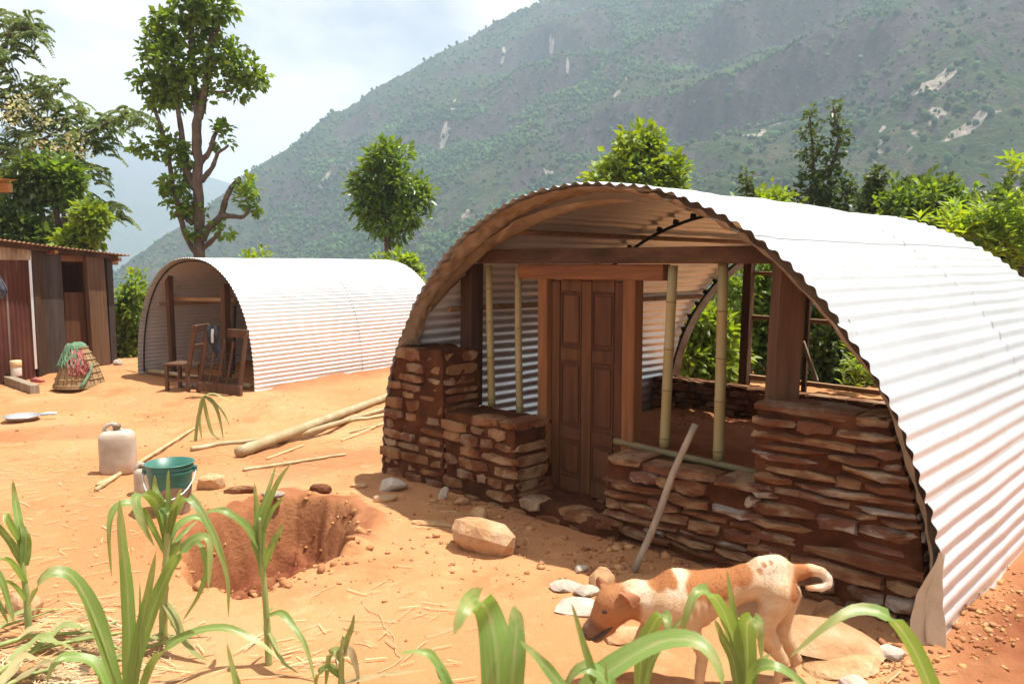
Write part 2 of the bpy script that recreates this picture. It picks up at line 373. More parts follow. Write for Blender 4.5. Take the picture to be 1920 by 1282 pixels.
def lump_box(x0, x1, y0, y1, z0, z1, step, amp, seed=0, freq=7, warp=None, top=None):
    mb_V = []; mb_F = []; base = 0
    def face(A, B, O):
        nonlocal base
        A, B, O = map(np.array, (A, B, O)); n = max(2, int(np.linalg.norm(A) / step) + 1); m_ = max(2, int(np.linalg.norm(B) / step) + 1)
        a = np.linspace(0, 1, n)[:, None, None]; b = np.linspace(0, 1, m_)[None, :, None]
        mb_V.append((O + a * A + b * B).reshape(-1, 3)); mb_F.append(grid_faces(n, m_, base=base)); base += n * m_
    X, Y, Z = x1 - x0, y1 - y0, z1 - z0
    face((X, 0, 0), (0, 0, Z), (x0, y0, z0)); face((0, 0, Z), (X, 0, 0), (x0, y1, z0))
    face((0, 0, Z), (0, Y, 0), (x0, y0, z0)); face((0, Y, 0), (0, 0, Z), (x1, y0, z0))
    face((0, Y, 0), (X, 0, 0), (x0, y0, z1))
    V = np.concatenate(mb_V); 
    if top is not None: V[:, 2] = z0 + (V[:, 2] - z0) * (top(V[:, 0]) - z0) / (z1 - z0)
    D = np.stack([fbm(V * freq + k * 31.7, 4, seed + k, .6) for k in range(3)], -1)
    V = V + D * amp
    if warp is not None: V = warp(V)
    return V, np.concatenate(mb_F)

# ---------------------------------------------------------------- leaves and trees
def leaf_quads(P, D, N, ln, wd):
    """kite leaves at P pointing along D with face normal N; returns verts, tris"""
    k = len(P); D = D / (np.linalg.norm(D, axis=1)[:, None] + 1e-9); S = np.cross(D, N); S /= np.linalg.norm(S, axis=1)[:, None] + 1e-9; N = np.cross(S, D)
    ln = np.broadcast_to(ln, (k,))[:, None]; wd = np.broadcast_to(wd, (k,))[:, None]
    mid = P + D * ln * .45 + N * ln * .05
    V = np.stack([P, mid + S * wd * .5 + N * wd * .14, P + D * ln - N * ln * .06, mid - S * wd * .5 + N * wd * .14], 1).reshape(-1, 3)
    b = np.arange(k)[:, None] * 4
    T = np.concatenate([b + [0, 1, 2], b + [0, 2, 3]])
    return V, T
def unit(n):
    v = RNG.normal(size=(n, 3)); return v / np.linalg.norm(v, axis=1)[:, None]
def crown_cloud(blobs, clusters, per, ln, wd, spread, droop=.15, up=.6, shell=.62):
    """blobs: (x,y,z,rx,ry,rz). leaves in clumps near the surface of each blob"""
    Vs = []; Ts = []; n0 = 0; vol = np.array([b[3] * b[4] * b[5] for b in blobs]) ** (2 / 3); vol = vol / vol.sum()
    for b, w in zip(blobs, vol):
        nc = max(3, int(clusters * w)); u = unit(nc); r = (shell + (1 - shell) * RNG.random(nc) ** .6)[:, None] * (1 + .16 * RNG.normal(size=nc))[:, None]
        C = np.array(b[:3]) + u * r * np.array(b[3:6]) * .92
        k = nc * per; ci = np.repeat(np.arange(nc), per)
        off = unit(k) * (RNG.random(k)[:, None] ** .5) * spread * (.6 + .8 * RNG.random(nc))[ci][:, None]
        P = C[ci] + off
        D = u[ci] * .5 + off / spread * .9 + unit(k) * .5 + np.array([0, 0, -droop]); N = unit(k) * .75 + np.array([0, 0, up + .35]) + u[ci] * .45
        sz = .65 + .6 * RNG.random(k)
        V, T = leaf_quads(P, D, N, ln * sz, wd * sz); Vs.append(V); Ts.append(T + n0); n0 += len(V)
    return np.concatenate(Vs), np.concatenate(Ts)
def wig(p, q, n=6, amp=.06, r0=.1, r1=.05):
    p = np.array(p, float); q = np.array(q, float); t = np.linspace(0, 1, n)[:, None]
    L = np.linalg.norm(q - p); o = RNG.normal(size=(n, 3)) * amp * L * .5; o[0] = 0; o[-1] = 0
    return spline(p + (q - p) * t + o, n * 2), np.linspace(r0, r1, n * 2)

# ---------------------------------------------------------------- frames of the two shelters and the shed
A1 = gnd(722, 880); B1 = gnd(1765, 1200); U1 = (B1 - A1) / np.linalg.norm(B1 - A1); T1 = np.array([-U1[1], U1[0], 0]); W1 = np.linalg.norm(B1 - A1)
A2 = gnd(264, 702); B2 = gnd(482, 732); U2 = (B2 - A2) / np.linalg.norm(B2 - A2); T2 = np.array([-U2[1], U2[0], 0]); W2 = np.linalg.norm(B2 - A2)
A3 = gnd(0, 710); B3 = gnd(211, 683); U3 = (B3 - A3) / np.linalg.norm(B3 - A3); T3 = np.array([-U3[1], U3[0], 0]); W3 = np.linalg.norm(B3 - A3)
def w1(s, t, z): return A1 + U1 * s + T1 * t + np.array([0, 0, z])
def fp(px, py, t=0): return vplane(px, py, A1 + T1 * t, U1)
def loc1(x, y): d = np.stack([x - A1[0], y - A1[1]], -1); return d @ U1[:2], d @ T1[:2]
def loc2(x, y): d = np.stack([x - A2[0], y - A2[1]], -1); return d @ U2[:2], d @ T2[:2]
SC, R1, ZC, LEN1 = W1 / 2, 2.515, .08, 5.0

# ---------------------------------------------------------------- ground
HOLE = gnd(515, 1010)
def rect_mask(s, t, s0, s1, t0, t1, soft):
    return sstep(s0 - soft, s0 + soft, s) * (1 - sstep(s1 - soft, s1 + soft, s)) * sstep(t0 - soft, t0 + soft, t) * (1 - sstep(t1 - soft, t1 + soft, t))
def ground_z(x, y, full=False):
    x = np.asarray(x, float); y = np.asarray(y, float); p = np.stack([x, y], -1)
    s1, t1 = loc1(x, y); s2, t2 = loc2(x, y)
    z = .035 * fbm(p * .55, 4, 3) + .026 * fbm(p * 2.0, 4, 9) + .012 * fbm(p * 6, 4, 5, .6)
    edge = np.minimum(np.abs(t1) , 3)
    inside1 = rect_mask(s1, t1, .15, W1 - .15, .25, LEN1, .12)
    near_wall = np.exp(-((t1) / .25) ** 2) * rect_mask(s1, t1, 0, W1, -1, 1, .1)
    z = z * (1 - .8 * near_wall)
    z = z + inside1 * (.10 + .05 * fbm(p * 4, 4, 21))
    # soil thrown up along the right foot of the near shelter and around the far one
    right = np.exp(-((s1 - W1 - .42) / .36) ** 2) * sstep(-.5, .5, t1) * (1 - sstep(4.5, 6, t1))
    z = z + right * (.07 + .06 * fbm(p * 3, 4, 31))
    lump = sstep(W1 - .2, W1 + .3, s1) * sstep(-1.6, -.4, t1); z = z + lump * .05 * fbm(p * 5, 4, 77, .7)
    z = z + np.exp(-((s2 - W2 - .22) / .22) ** 2) * sstep(.1, .5, t2) * (1 - sstep(4.4, 5.2, t2)) * (.10 + .05 * fbm(p * 4, 3, 35))
    # low terrace lip in front of the far shelter
    lip = gnd(480, 760); q = (x - lip[0]) * .55 + (y - lip[1]) * .83 + .25 * fbm(p * .6, 3, 41)
    z = z + .10 * (sstep(-.5, .15, q) - 1) * sstep(6.8, 9.5, y) * (1 - sstep(-1.2, .3, x))
    # the pit
    dx = (x - HOLE[0]) / .60; dy = (y - HOLE[1]) / .98; r = np.sqrt(dx * dx + dy * dy) * (1 + .22 * fbm(p * 2.0, 4, 51, .6))
    pit = 1 - sstep(.70, 1.02, r); z = z - pit * (.52 + .16 * fbm(p * 3, 4, 61, .62)) + .06 * np.exp(-((r - 1.12) / .16) ** 2) * (dy > -.35) * (1 + .8 * fbm(p * 6, 3, 63))
    z = z + .10 * pit * fbm(p * 7, 5, 66, .70) + .03 * pit * np.abs(fbm(p * 16, 3, 67, .6))
    # beyond the yard the hillside falls to the valley
    edge_y = 19.5 + 2.0 * fbm(p * .12, 2, 71); fall = np.maximum(0, y - edge_y) + np.maximum(0, x - 9.5) * .5
    z = z - np.minimum(.42 * fall + .0006 * fall ** 2, 118)
    if not full: return z
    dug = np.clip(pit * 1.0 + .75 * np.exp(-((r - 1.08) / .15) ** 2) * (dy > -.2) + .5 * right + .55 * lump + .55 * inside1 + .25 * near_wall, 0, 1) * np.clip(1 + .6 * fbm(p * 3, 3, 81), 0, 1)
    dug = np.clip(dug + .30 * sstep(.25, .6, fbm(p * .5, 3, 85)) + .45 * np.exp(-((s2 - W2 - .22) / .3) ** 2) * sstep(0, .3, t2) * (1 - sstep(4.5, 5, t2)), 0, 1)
    green = sstep(19.5, 23, y + 2 * fbm(p * .3, 3, 91)) + sstep(8.5, 10.5, x); green = np.clip(green, 0, 1)
    return z, dug, green
def gz(x, y): return float(ground_z(np.array([x]), np.array([y]))[0])
def on(px, py, dz=0.0):
    p = gnd(px, py)
    for _ in range(4): p = gnd(px, py, gz(p[0], p[1]))
    p[2] += dz; return p
def axis(parts): return np.unique(np.concatenate([np.linspace(a, b, n) for a, b, n in parts]))
gx = axis([(-900, -60, 15), (-60, -16, 24), (-16, -5, 150), (-5, -2.6, 80), (-2.6, -.9, 90), (-.9, 3.2, 130), (3.2, 10, 90), (10, 60, 26), (60, 900, 15)])
gy = axis([(-30, 0, 10), (0, 2.4, 12), (2.4, 4.6, 80), (4.6, 7.2, 130), (7.2, 10, 90), (10, 20, 150), (20, 60, 30), (60, 330, 22)])
GX, GY = np.meshgrid(gx, gy); gZ, gD, gG = ground_z(GX, GY, True)
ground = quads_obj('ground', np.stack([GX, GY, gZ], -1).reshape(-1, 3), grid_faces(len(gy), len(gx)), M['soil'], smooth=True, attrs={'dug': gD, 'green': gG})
tag(ground, 'sunlit orange soil of the yard', 'ground', kind='structure')

# ---------------------------------------------------------------- mountains
def mountain_z(x, y):
    p = np.stack([x, y], -1)
    zf = .55 * ((y - 300) + .8 * x) - 60
    cx = np.array([-900, -420, -337, -280, -207, -150, -90, -26, 64, 300, 900]); cy = np.array([560, 640, 685, 760, 841, 880, 915, 945, 950, 960, 980])
    cz = np.array([-300, -45, 3, 66, 143, 190, 232, 281, 330, 470, 600])
    yc = np.interp(x, cx, cy); zc = np.interp(x, cx, cz)
    zb = zc - .75 * (y - yc)
    z = np.where(y < yc, np.minimum(zf, zc + 4), np.minimum(zb, zf))
    z = np.minimum(z, 352)
    wx = p + 40 * np.stack([fbm(p * .006, 3, 101), fbm(p * .006, 3, 102)], -1)
    rid = 1 - np.abs(fbm(wx * np.array([.0085, .0038]), 4, 103)) * 2
    amp = np.clip((yc - y) / 160, .22, 1)
    z = z + amp * (20 * fbm(wx * .0048, 4, 104) + 15 * (rid - .55)) + (5 + 4 * sstep(-50, 250, x)) * fbm(p * .026, 5, 105, .62) - 7 * np.clip(amp, 0, 1) * np.abs(fbm(wx * np.array([.022, .010]), 3, 109)) + 1.6 * fbm(p * .12, 3, 106)
    # benches and cliffs
    c = (z - .30 * x + 70 * fbm(p * .0045, 4, 107)) / 74; f = c - np.floor(c); k = sstep(.0, .34, fbm(p * .007, 3, 108) + .30 * sstep(-20, 260, x)) * amp
    z = z + k * 74 * (sstep(.40, .74, f) - f) * .66
    return np.minimum(z, 374)
mx = np.linspace(-600, 760, 560); my = np.concatenate([np.linspace(170, 760, 360), np.linspace(763, 1080, 110)])
MX, MY = np.meshgrid(mx, my); MZ = mountain_z(MX, MY)
gyy = np.gradient(MZ, axis=0) / np.gradient(MY, axis=0); gxx = np.gradient(MZ, axis=1) / np.gradient(MX, axis=1); slope = np.hypot(gxx, gyy)
mp_ = np.stack([MX, MY], -1)
def front_pt(px, py):
    d = ray(px, py); Q = CAM + d * np.linspace(180, 1080, 500)[:, None]
    hit = np.nonzero(mountain_z(Q[:, 0], Q[:, 1]) > Q[:, 2])[0]
    return Q[hit[0]] if len(hit) else None
scar = np.zeros_like(MZ)
for (px, py, qx, qy, w) in [(1035, 100, 1065, 150, 9), (950, 75, 945, 110, 6), (860, 200, 835, 255, 10), (845, 190, 850, 215, 8), (650, 300, 600, 350, 9), (690, 285, 640, 330, 6), (1180, 140, 1160, 170, 6),
                            (1650, 270, 1640, 330, 5), (1740, 220, 1690, 290, 11), (1790, 130, 1730, 170, 10), (1850, 215, 1790, 260, 9), (1900, 205, 1840, 230, 10), (1655, 240, 1640, 300, 4), (880, 395, 870, 430, 12), (1000, 300, 1030, 330, 6), (1450, 235, 1390, 255, 6)]:
    a = front_pt(px, py); b = front_pt(qx, qy)
    if a is None or b is None: continue
    d = b[:2] - a[:2]; L2_ = d @ d + 1e-6; t = np.clip(((MX - a[0]) * d[0] + (MY - a[1]) * d[1]) / L2_, -.1, 1.1)
    dist = np.hypot(MX - a[0] - t * d[0], MY - a[1] - t * d[1]) + 6 * fbm(mp_ * .06, 4, 120, .65)
    w *= .46; scar = np.maximum(scar, (1 - sstep(w * .4, w * 1.15, dist)) * np.clip(.62 + .8 * fbm(mp_ * .10, 4, 121, .65), 0, 1))
rockm = np.clip(sstep(.80, 1.35, slope) + .45 * sstep(.05, .4, fbm(mp_ * .03, 5, 130, .6)), 0, 1)
woods = sstep(-.12, .22, fbm(mp_ * .0075, 4, 131) + .18 * sstep(120, 320, MZ) * sstep(-100, 250, MX) - .20 * sstep(0, -250, MX)) * (1 - scar) * (1 - .85 * rockm)
def ragged(attr, col, nscale, amount, lo, hi):
    def ex(N, lk, colr, mixc, vec, b, tc):
        an = N.new('ShaderNodeAttribute'); an.attribute_name = attr
        n = N.new('ShaderNodeTexNoise'); n.inputs['Scale'].default_value = nscale; n.inputs['Detail'].default_value = 9; n.inputs['Roughness'].default_value = .7; lk(vec, n.inputs['Vector'])
        m = N.new('ShaderNodeMath'); m.operation = 'MULTIPLY_ADD'; lk(n.outputs['Fac'], m.inputs[0]); m.inputs[1].default_value = amount; lk(an.outputs['Fac'], m.inputs[2])
        r = N.new('ShaderNodeMapRange'); r.inputs['From Min'].default_value = lo + amount * .5; r.inputs['From Max'].default_value = hi + amount * .5; lk(m.outputs[0], r.inputs['Value'])
        r2 = N.new('ShaderNodeValToRGB'); r2.color_ramp.elements[0].position = .35; r2.color_ramp.elements[1].position = .68
        r2.color_ramp.elements[0].color = (*[c * .45 for c in col], 1); r2.color_ramp.elements[1].color = (*[min(1, c * 1.45) for c in col], 1)
        n3 = N.new('ShaderNodeTexNoise'); n3.inputs['Scale'].default_value = .16; n3.inputs['Detail'].default_value = 10; n3.inputs['Roughness'].default_value = .72
        mp = N.new('ShaderNodeMapping'); mp.inputs['Scale'].default_value = (1, 1, .45); lk(vec, mp.inputs[0]); lk(mp.outputs[0], n3.inputs['Vector']); lk(n3.outputs['Fac'], r2.inputs['Fac'])
        return mixc(colr, r2.outputs['Color'], r.outputs[0])
    return ex
M['mountain'] = mat('mountain', [(.022, .036, .012), (.04, .056, .019), (.066, .068, .032)], scale=.03, detail=12, rough=.95, spec=.05, bump=1.0, bscale=.22, bdist=3.2,
    extra=chain(noise_mix((.085, .070, .045), .011, .48, .60, amount=.8), noise_mix((.10, .072, .045), .045, .50, .64, amount=.75), noise_mix((.016, .032, .009), .13, .47, .56, amount=.85), noise_mix((.055, .085, .026), .33, .53, .62, amount=.7), noise_mix((.012, .024, .008), .75, .52, .60, amount=.7),
                ragged('rock', (.062, .050, .044), .05, .9, .36, .60), ragged('scar', (.31, .26, .215), .09, .8, .45, .60)))
mo = quads_obj('mountain', np.stack([MX, MY, MZ], -1).reshape(-1, 3), grid_faces(len(my), len(mx)), M['mountain'], smooth=True, attrs={'rock': rockm, 'scar': np.clip(scar, 0, 1)})
tag(mo, 'green scrubby mountainside with cliffs and pale landslide scars', 'mountain', kind='structure')

# trees on the mountainside: one mass, each a small uneven crown set on the slope
def ico():
    t = (1 + 5 ** .5) / 2
    V = np.array([(-1, t, 0), (1, t, 0), (-1, -t, 0), (1, -t, 0), (0, -1, t), (0, 1, t), (0, -1, -t), (0, 1, -t), (t, 0, -1), (t, 0, 1), (-t, 0, -1), (-t, 0, 1)]) / math.hypot(1, t)
    Fc = [(0, 11, 5), (0, 5, 1), (0, 1, 7), (0, 7, 10), (0, 10, 11), (1, 5, 9), (5, 11, 4), (11, 10, 2), (10, 7, 6), (7, 1, 8), (3, 9, 4), (3, 4, 2), (3, 2, 6), (3, 6, 8), (3, 8, 9), (4, 9, 5), (2, 4, 11), (6, 2, 10), (8, 6, 7), (9, 8, 1)]
    return V, np.array(Fc)
IV, IF = ico()
e = {}; V2 = [*IV]; F2 = []
def midp(a, b):
    k = (min(a, b), max(a, b))
    if k not in e: v = V2[a] + V2[b]; V2.append(v / np.linalg.norm(v)); e[k] = len(V2) - 1
    return e[k]
for a, b, c in IF:
    ab, bc, ca = midp(a, b), midp(b, c), midp(c, a); F2 += [(a, ab, ca), (b, bc, ab), (c, ca, bc), (ab, bc, ca)]
IV2, IF2 = np.array(V2), np.array(F2)
def forest(name, n, xr, yr, zfun, wfun, hmin, hmax, m, V0, F0):
    x = RNG.uniform(*xr, n); y = yr[0] + (yr[1] - yr[0]) * RNG.random(n) ** .8
    keep = RNG.random(n) < wfun(x, y)
    inview = (np.abs(x) < .70 * y + 25); keep &= inview
    x, y = x[keep], y[keep]; z = zfun(x, y); k = len(x); nv = len(V0)
    h = (hmin + (hmax - hmin) * RNG.random(k) ** 2.2)
    S = np.stack([h * RNG.uniform(.32, .55, k), h * RNG.uniform(.32, .55, k), h * RNG.uniform(.45, .62, k)], -1)
    a = RNG.uniform(0, 2 * PI, k); ca, sa = np.cos(a), np.sin(a)
    V = np.repeat(V0[None], k, 0) * (1 + .26 * RNG.normal(size=(k, nv, 1)).clip(-1.5, 1.5))
    V = V * S[:, None, :]; Xr = V[..., 0] * ca[:, None] - V[..., 1] * sa[:, None]; Yr = V[..., 0] * sa[:, None] + V[..., 1] * ca[:, None]
    V = np.stack([Xr + x[:, None], Yr + y[:, None], V[..., 2] + (z + h * .42)[:, None]], -1)
    T = (F0[None] + (np.arange(k) * nv)[:, None, None]).reshape(-1, 3)
    o = quads_obj(name, V.reshape(-1, 3), T, m, smooth=False)
    return o, k
from bisect import bisect
def gridlook(A):
    def f(x, y):
        i = np.clip(np.searchsorted(my, y), 1, len(my) - 1); j = np.clip(np.searchsorted(mx, x), 1, len(mx) - 1); return A[i, j]
    return f
M['wood_far'] = mat('wood_far', [(.018, .036, .010), (.04, .075, .02), (.075, .12, .036)], scale=.02, rough=.9, island=.4, spec=.1)
wf = gridlook(woods)
fo, nf = forest('mountain_forest', 330000, (-600, 700), (190, 1000), mountain_z, lambda x, y: .07 + .60 * wf(x, y), 1.1, 4.6, M['wood_far'], IV, IF)
tag(fo, 'scrub and trees covering the opposite mountainside', 'forest', kind='stuff')
print('forest', nf)
# far mountain at the head of the valley
fx = np.linspace(-2300, 500, 260); fy = np.linspace(1250, 2700, 150); FX, FY = np.meshgrid(fx, fy); fpp = np.stack([FX, FY], -1)
pr = [(-60, 190), (0, 205), (100, 235), (190, 262), (290, 300), (350, 322), (430, 345), (520, 400), (700, 480), (1000, 560)]
cxs = [at(a, b, 2300)[0] for a, b in pr]; czs = [at(a, b, 2300)[2] for a, b in pr]
zc = np.interp(FX, cxs, czs); dd = 2300 - FY
FZ = np.where(dd > 0, zc - .36 * dd * (1 + .0 * FX), zc + .5 * dd)
FZ = FZ + 40 * fbm(fpp * .0022, 5, 140) * np.clip(np.abs(dd) / 300, .2, 1) + 30 * (np.abs(fbm(fpp * np.array([.004, .0015]), 4, 141)) - .3) * np.clip(np.abs(dd) / 300, .1, 1) + 6 * fbm(fpp * .02, 4, 142)
FZ = np.minimum(FZ, 372)
sc2 = sstep(.12, .35, fbm(fpp * np.array([.006, .0022]), 4, 143))
fm = quads_obj('far_mountain', np.stack([FX, FY, FZ], -1).reshape(-1, 3), grid_faces(len(fy), len(fx)), M['mountain'], smooth=True, attrs={'rock': sc2 * .6, 'scar': np.clip(sc2 * .25, 0, 1)})
tag(fm, 'hazy blue mountain at the head of the valley', 'mountain', kind='structure')
# valley floor
vf = quads_obj('valley_floor', np.array([(-2600, 120, -122), (2600, 120, -122), (2600, 2950, -122), (-2600, 2950, -122)]), np.array([[0, 1, 2, 3]]), M['mountain'])
tag(vf, 'hidden green floor of the deep river valley', 'valley', kind='structure')

# ---------------------------------------------------------------- near shelter
ROT1 = math.atan2(U1[1], U1[0])
sh = empty('shelter', A1, ROT1)
tag(sh, 'large near arched shelter of corrugated sheets on stone walls with a carved wooden door', 'shelter', 'arched corrugated sheet shelters')
def arch_pt(arc, R, zc, off=0.0):
    """arc length from the left foot at z=0 over a half circle with short straight legs"""
    la = PI * R
    if arc < zc: return (-(R + off), arc)
    if arc > zc + la: return (R + off, zc - (arc - zc - la))
    a = (arc - zc) / R; return (-(R + off) * math.cos(a), zc + (R + off) * math.sin(a))
def arch_arr(arc, R, zc, off):
    arc = np.asarray(arc, float); off = np.broadcast_to(off, arc.shape); la = PI * R; a = np.clip((arc - zc) / R, 0, PI)
    x = -(R + off) * np.cos(a); z = zc + (R + off) * np.sin(a)
    z = np.where(arc < zc, arc, np.where(arc > zc + la, 2 * zc + la - arc, z)); return x, z
TOT1 = PI * R1 + 2 * ZC + .1
def roof_sheets(parent, R, zc, cx, lam, amp, total, spans, nsheet, m, dent, arcfun=arch_arr, seed=0):
    step = total / nsheet
    for ti, (t0, t1, dz) in enumerate(spans):
        for k in range(nsheet):
            a0 = k * step - (.06 if k else 0) - .05; a1 = (k + 1) * step + .05
            n = int((a1 - a0) / lam * 8) + 1; m_ = max(3, int((t1 - t0) / .22))
            j0, j1 = rnd.uniform(-.02, .02), rnd.uniform(-.02, .02)
            arc = np.linspace(a0, a1, n)[:, None]; t = np.linspace(t0 + j0 * (1 if ti else .6), t1 + j1, m_)[None, :]
            lift = dz + (.004 if k % 2 else 0)
            pp = np.stack(np.broadcast_arrays(arc * 1.1, t * 1.1), -1)
            off = amp * np.cos(2 * PI * arc / lam) + lift + dent * fbm(pp, 3, seed) + dent * .25 * fbm(pp * 4.2, 2, seed + 3)
            x, z = arcfun(np.broadcast_to(arc, off.shape), R, zc, off)
            V = np.stack([x + cx, np.broadcast_to(t, off.shape), z], -1).reshape(-1, 3)
            quads_obj('roof_sheet', V, grid_faces(n, m_), m, parent, smooth=True)
roof_sheets(sh, R1, ZC, SC, .105, .0100, TOT1, [(.22, 2.62, 0), (2.58, 4.95, .0025), (-.06, .25, .0025)], 9, M['zinc'], .022, seed=5)

# canvas lining wrapped over the rim
def lining(parent):
    arc = np.linspace(1.30, TOT1 - .2, 260)[:, None]; v = np.linspace(0, 1, 9)[None, :]
    pp = np.stack(np.broadcast_arrays(arc * 1.4, v * 2.5 + 7), -1)
    off = -.024 - .03 * v * (1 - v) * 4 + .030 * fbm(pp * np.array([1.0, .5]) * 1.6, 3, 15) + .016 * np.sin(arc * 31 + v * 9 + 5 * fbm(pp * .8, 2, 16)) * (.4 + fbm(pp * 1.1, 2, 18)) - .05 * np.clip(v - .3, 0, 1) * sstep(4.6, 3.4, arc)
    t = -.052 + v * (.17 + .10 * fbm(np.broadcast_to(pp * .5, pp.shape), 2, 17)) + .03 * fbm(pp * .7, 2, 17)
    x, z = arch_arr(np.broadcast_to(arc, off.shape), R1, ZC, off)
    quads_obj('canvas_lining', np.stack([x + SC, t, z], -1).reshape(-1, 3), grid_faces(260, 9), M['canvas'], parent, smooth=True)
    # hanging flap from the crown of the arch to the left post
    n = 60; tp = [fp(px, py, .10) for px, py in ((800, 585), (850, 510), (887, 470), (930, 437), (985, 407), (1060, 384), (1150, 374), (1230, 380))]
    lw = [fp(px, py, .34) for px, py in ((822, 560), (856, 535), (886, 498), (925, 466), (971, 440), (1047, 400), (1130, 386), (1225, 384))]
    top = spline([(p_[0], .10, p_[1]) for p_ in tp], n)[:, None, :]; bot = spline([(p_[0], .34, p_[1]) for p_ in lw], n)[:, None, :]
    a = np.linspace(0, 3, n); v = np.linspace(0, 1, 10)[None, :, None]
    bot = top + (bot - top) * (1 - sstep(2.1, 3.0, a) * .97)[:, None, None]
    V = top + (bot - top) * v; V[..., 2:3] -= (1 - sstep(2.1, 3.0, a))[:, None, None] * np.sin(v * PI) * .035 * (1 + .8 * fbm(np.stack([a * 3, a * 0], -1), 2, 88))[:, None, None]
    V[..., 1] += .045 * fbm(np.stack(np.broadcast_arrays(a[:, None] * 5 + v[..., 0] * 2.5, v[..., 0] * .8), -1), 3, 19)
    quads_obj('canvas_flap', V.reshape(-1, 3), grid_faces(n, 10), M['canvas'], parent, smooth=True)
    # loose end bundled at the right foot
    nz_, nu = 26, 12; zz = np.linspace(.50, .0, nz_)[:, None]; u = np.linspace(0, 1, nu)[None, :]; q = 1 - zz / .50
    wd = .02 + .12 * np.sin(q * 2.3) ** 1.3; xe, _ = W1 - .085 + .02 * q, 0
    fold = .028 * np.sin(u * 9 + 2 * q) * q + .02 * fbm(np.stack(np.broadcast_arrays(u * 3, zz * 4), -1), 3, 61)
    X = xe + .085 - (u * wd) * .75 + fold; Y = -.055 - u * wd * .45 - .05 * q + fold * .8; Z = zz + .03 * np.sin(u * 5) * q
    quads_obj('canvas_end', np.stack(np.broadcast_arrays(X, Y, Z), -1).reshape(-1, 3), grid_faces(nz_, nu), M['canvas_pale'], parent, smooth=True)
lining(sh)
for t in (2.3, 4.86):
    mb = MB(); a = np.linspace(.1, TOT1 - .2, 90); x, z = arch_arr(a, R1, ZC, -.075)
    mb.tube(np.stack([x + SC, np.full(90, t), z], -1), .017, 6)
    for q in np.arange(1.2, TOT1 - 1.2, .21):
        x_, z_ = arch_pt(q, R1, ZC, -.045); mb.box((x_ + SC, t, z_), (.05, .045, .05), ry=-(q - ZC) / R1)
    mb.build('arch_rib', M['iron'], sh, smooth=False)
# whitish rim edging at the back
mb_ = np.linspace(.2, TOT1 - .3, 150); v = np.linspace(0, 1, 4)
ar = mb_[:, None]; off = -.02 - .10 * v[None, :] + .012 * fbm(np.stack(np.broadcast_arrays(ar * 3, v[None, :] * 3), -1), 2, 23); x, z = arch_arr(np.broadcast_to(ar, off.shape), R1, ZC, off)
quads_obj('rim_edging', np.stack([x + SC, 4.97 + .03 * np.broadcast_to(v, off.shape), z], -1).reshape(-1, 3), grid_faces(150, 4), M['canvas'], sh, smooth=True)
for q, nm in ((1.75, 'batten'), (2.9, 'batten'), (4.9, 'batten'), (6.1, 'batten')):
    x_, z_ = arch_pt(q, R1, ZC, -.05); mb = MB(); mb.box((x_ + SC, 2.6, z_), (.035, 4.5, .05), ry=-(q - ZC) / R1); mb.build(nm, M['batten'], sh)

# timber of the front
def part_beam(name, p, q, w, h, m, roll=0.0, parent=sh):
    return MB().beam(p, q, w, h, roll).build(name, m, parent)
part_beam('tie_beam', (.93, .37, 2.092), (3.90, .37, 2.078), .13, .12, M['old_wood_x'])
part_beam('post', (.81, .42, .70), (.835, .42, 2.07), .155, .155, M['old_wood'])
part_beam('post', (3.965, .26, 1.10), (3.985, .28, 2.03), .16, .17, M['post_wood'])
lint = part_beam('lintel', (1.50, .40, 1.957), (2.985, .40, 1.957), .108, .12, M['frame_wood_x'])
fr = [((1.79, .40, .10), (1.79, .40, 1.90)), ((2.685, .40, .10), (2.685, .40, 1.90))]
for (p, q), w in zip(fr, (.105, .118)): part_beam('door_jamb', p, q, .11, w, M['frame_wood'], PI / 2)
# the carved door
dr = MB().box((2.235, .42, 1.01), (.74, .034, 1.76), bev=.004).build('door', M['door_wood'], sh)
for cx_ in (1.905, 2.235, 2.565): MB().box((cx_, .398, 1.01), (.085 if cx_ != 2.235 else .10, .018, 1.75), bev=.004).build('stile', M['door_wood'], dr)
for cz in (.185, .62, 1.28, 1.85):
    for cx_, wd in ((2.07, .22), (2.40, .22)): MB().box((cx_, .399, cz), (wd, .015, .10 if cz not in (.185,) else .12), bev=.004).build('rail', M['door_wood'], dr)
for cx_ in (2.07, 2.40):
    for z0_, z1_ in ((.27, .55), (.69, 1.21), (1.35, 1.79)):
        zc_ = (z0_ + z1_) / 2; MB().box((cx_, .402, zc_), (.165, .022, z1_ - z0_ - .05), bev=.016).build('panel', M['door_wood'], dr)
        m_ = MB()
        for sx in (-1, 1): m_.box((cx_ + sx * .102, .398, zc_), (.010, .012, z1_ - z0_), bev=.003)
        for sz in (-1, 1): m_.box((cx_, .398, zc_ + sz * (z1_ - z0_) / 2), (.214, .012, .010), bev=.003)
        m_.build('moulding', M['door_wood'], dr)
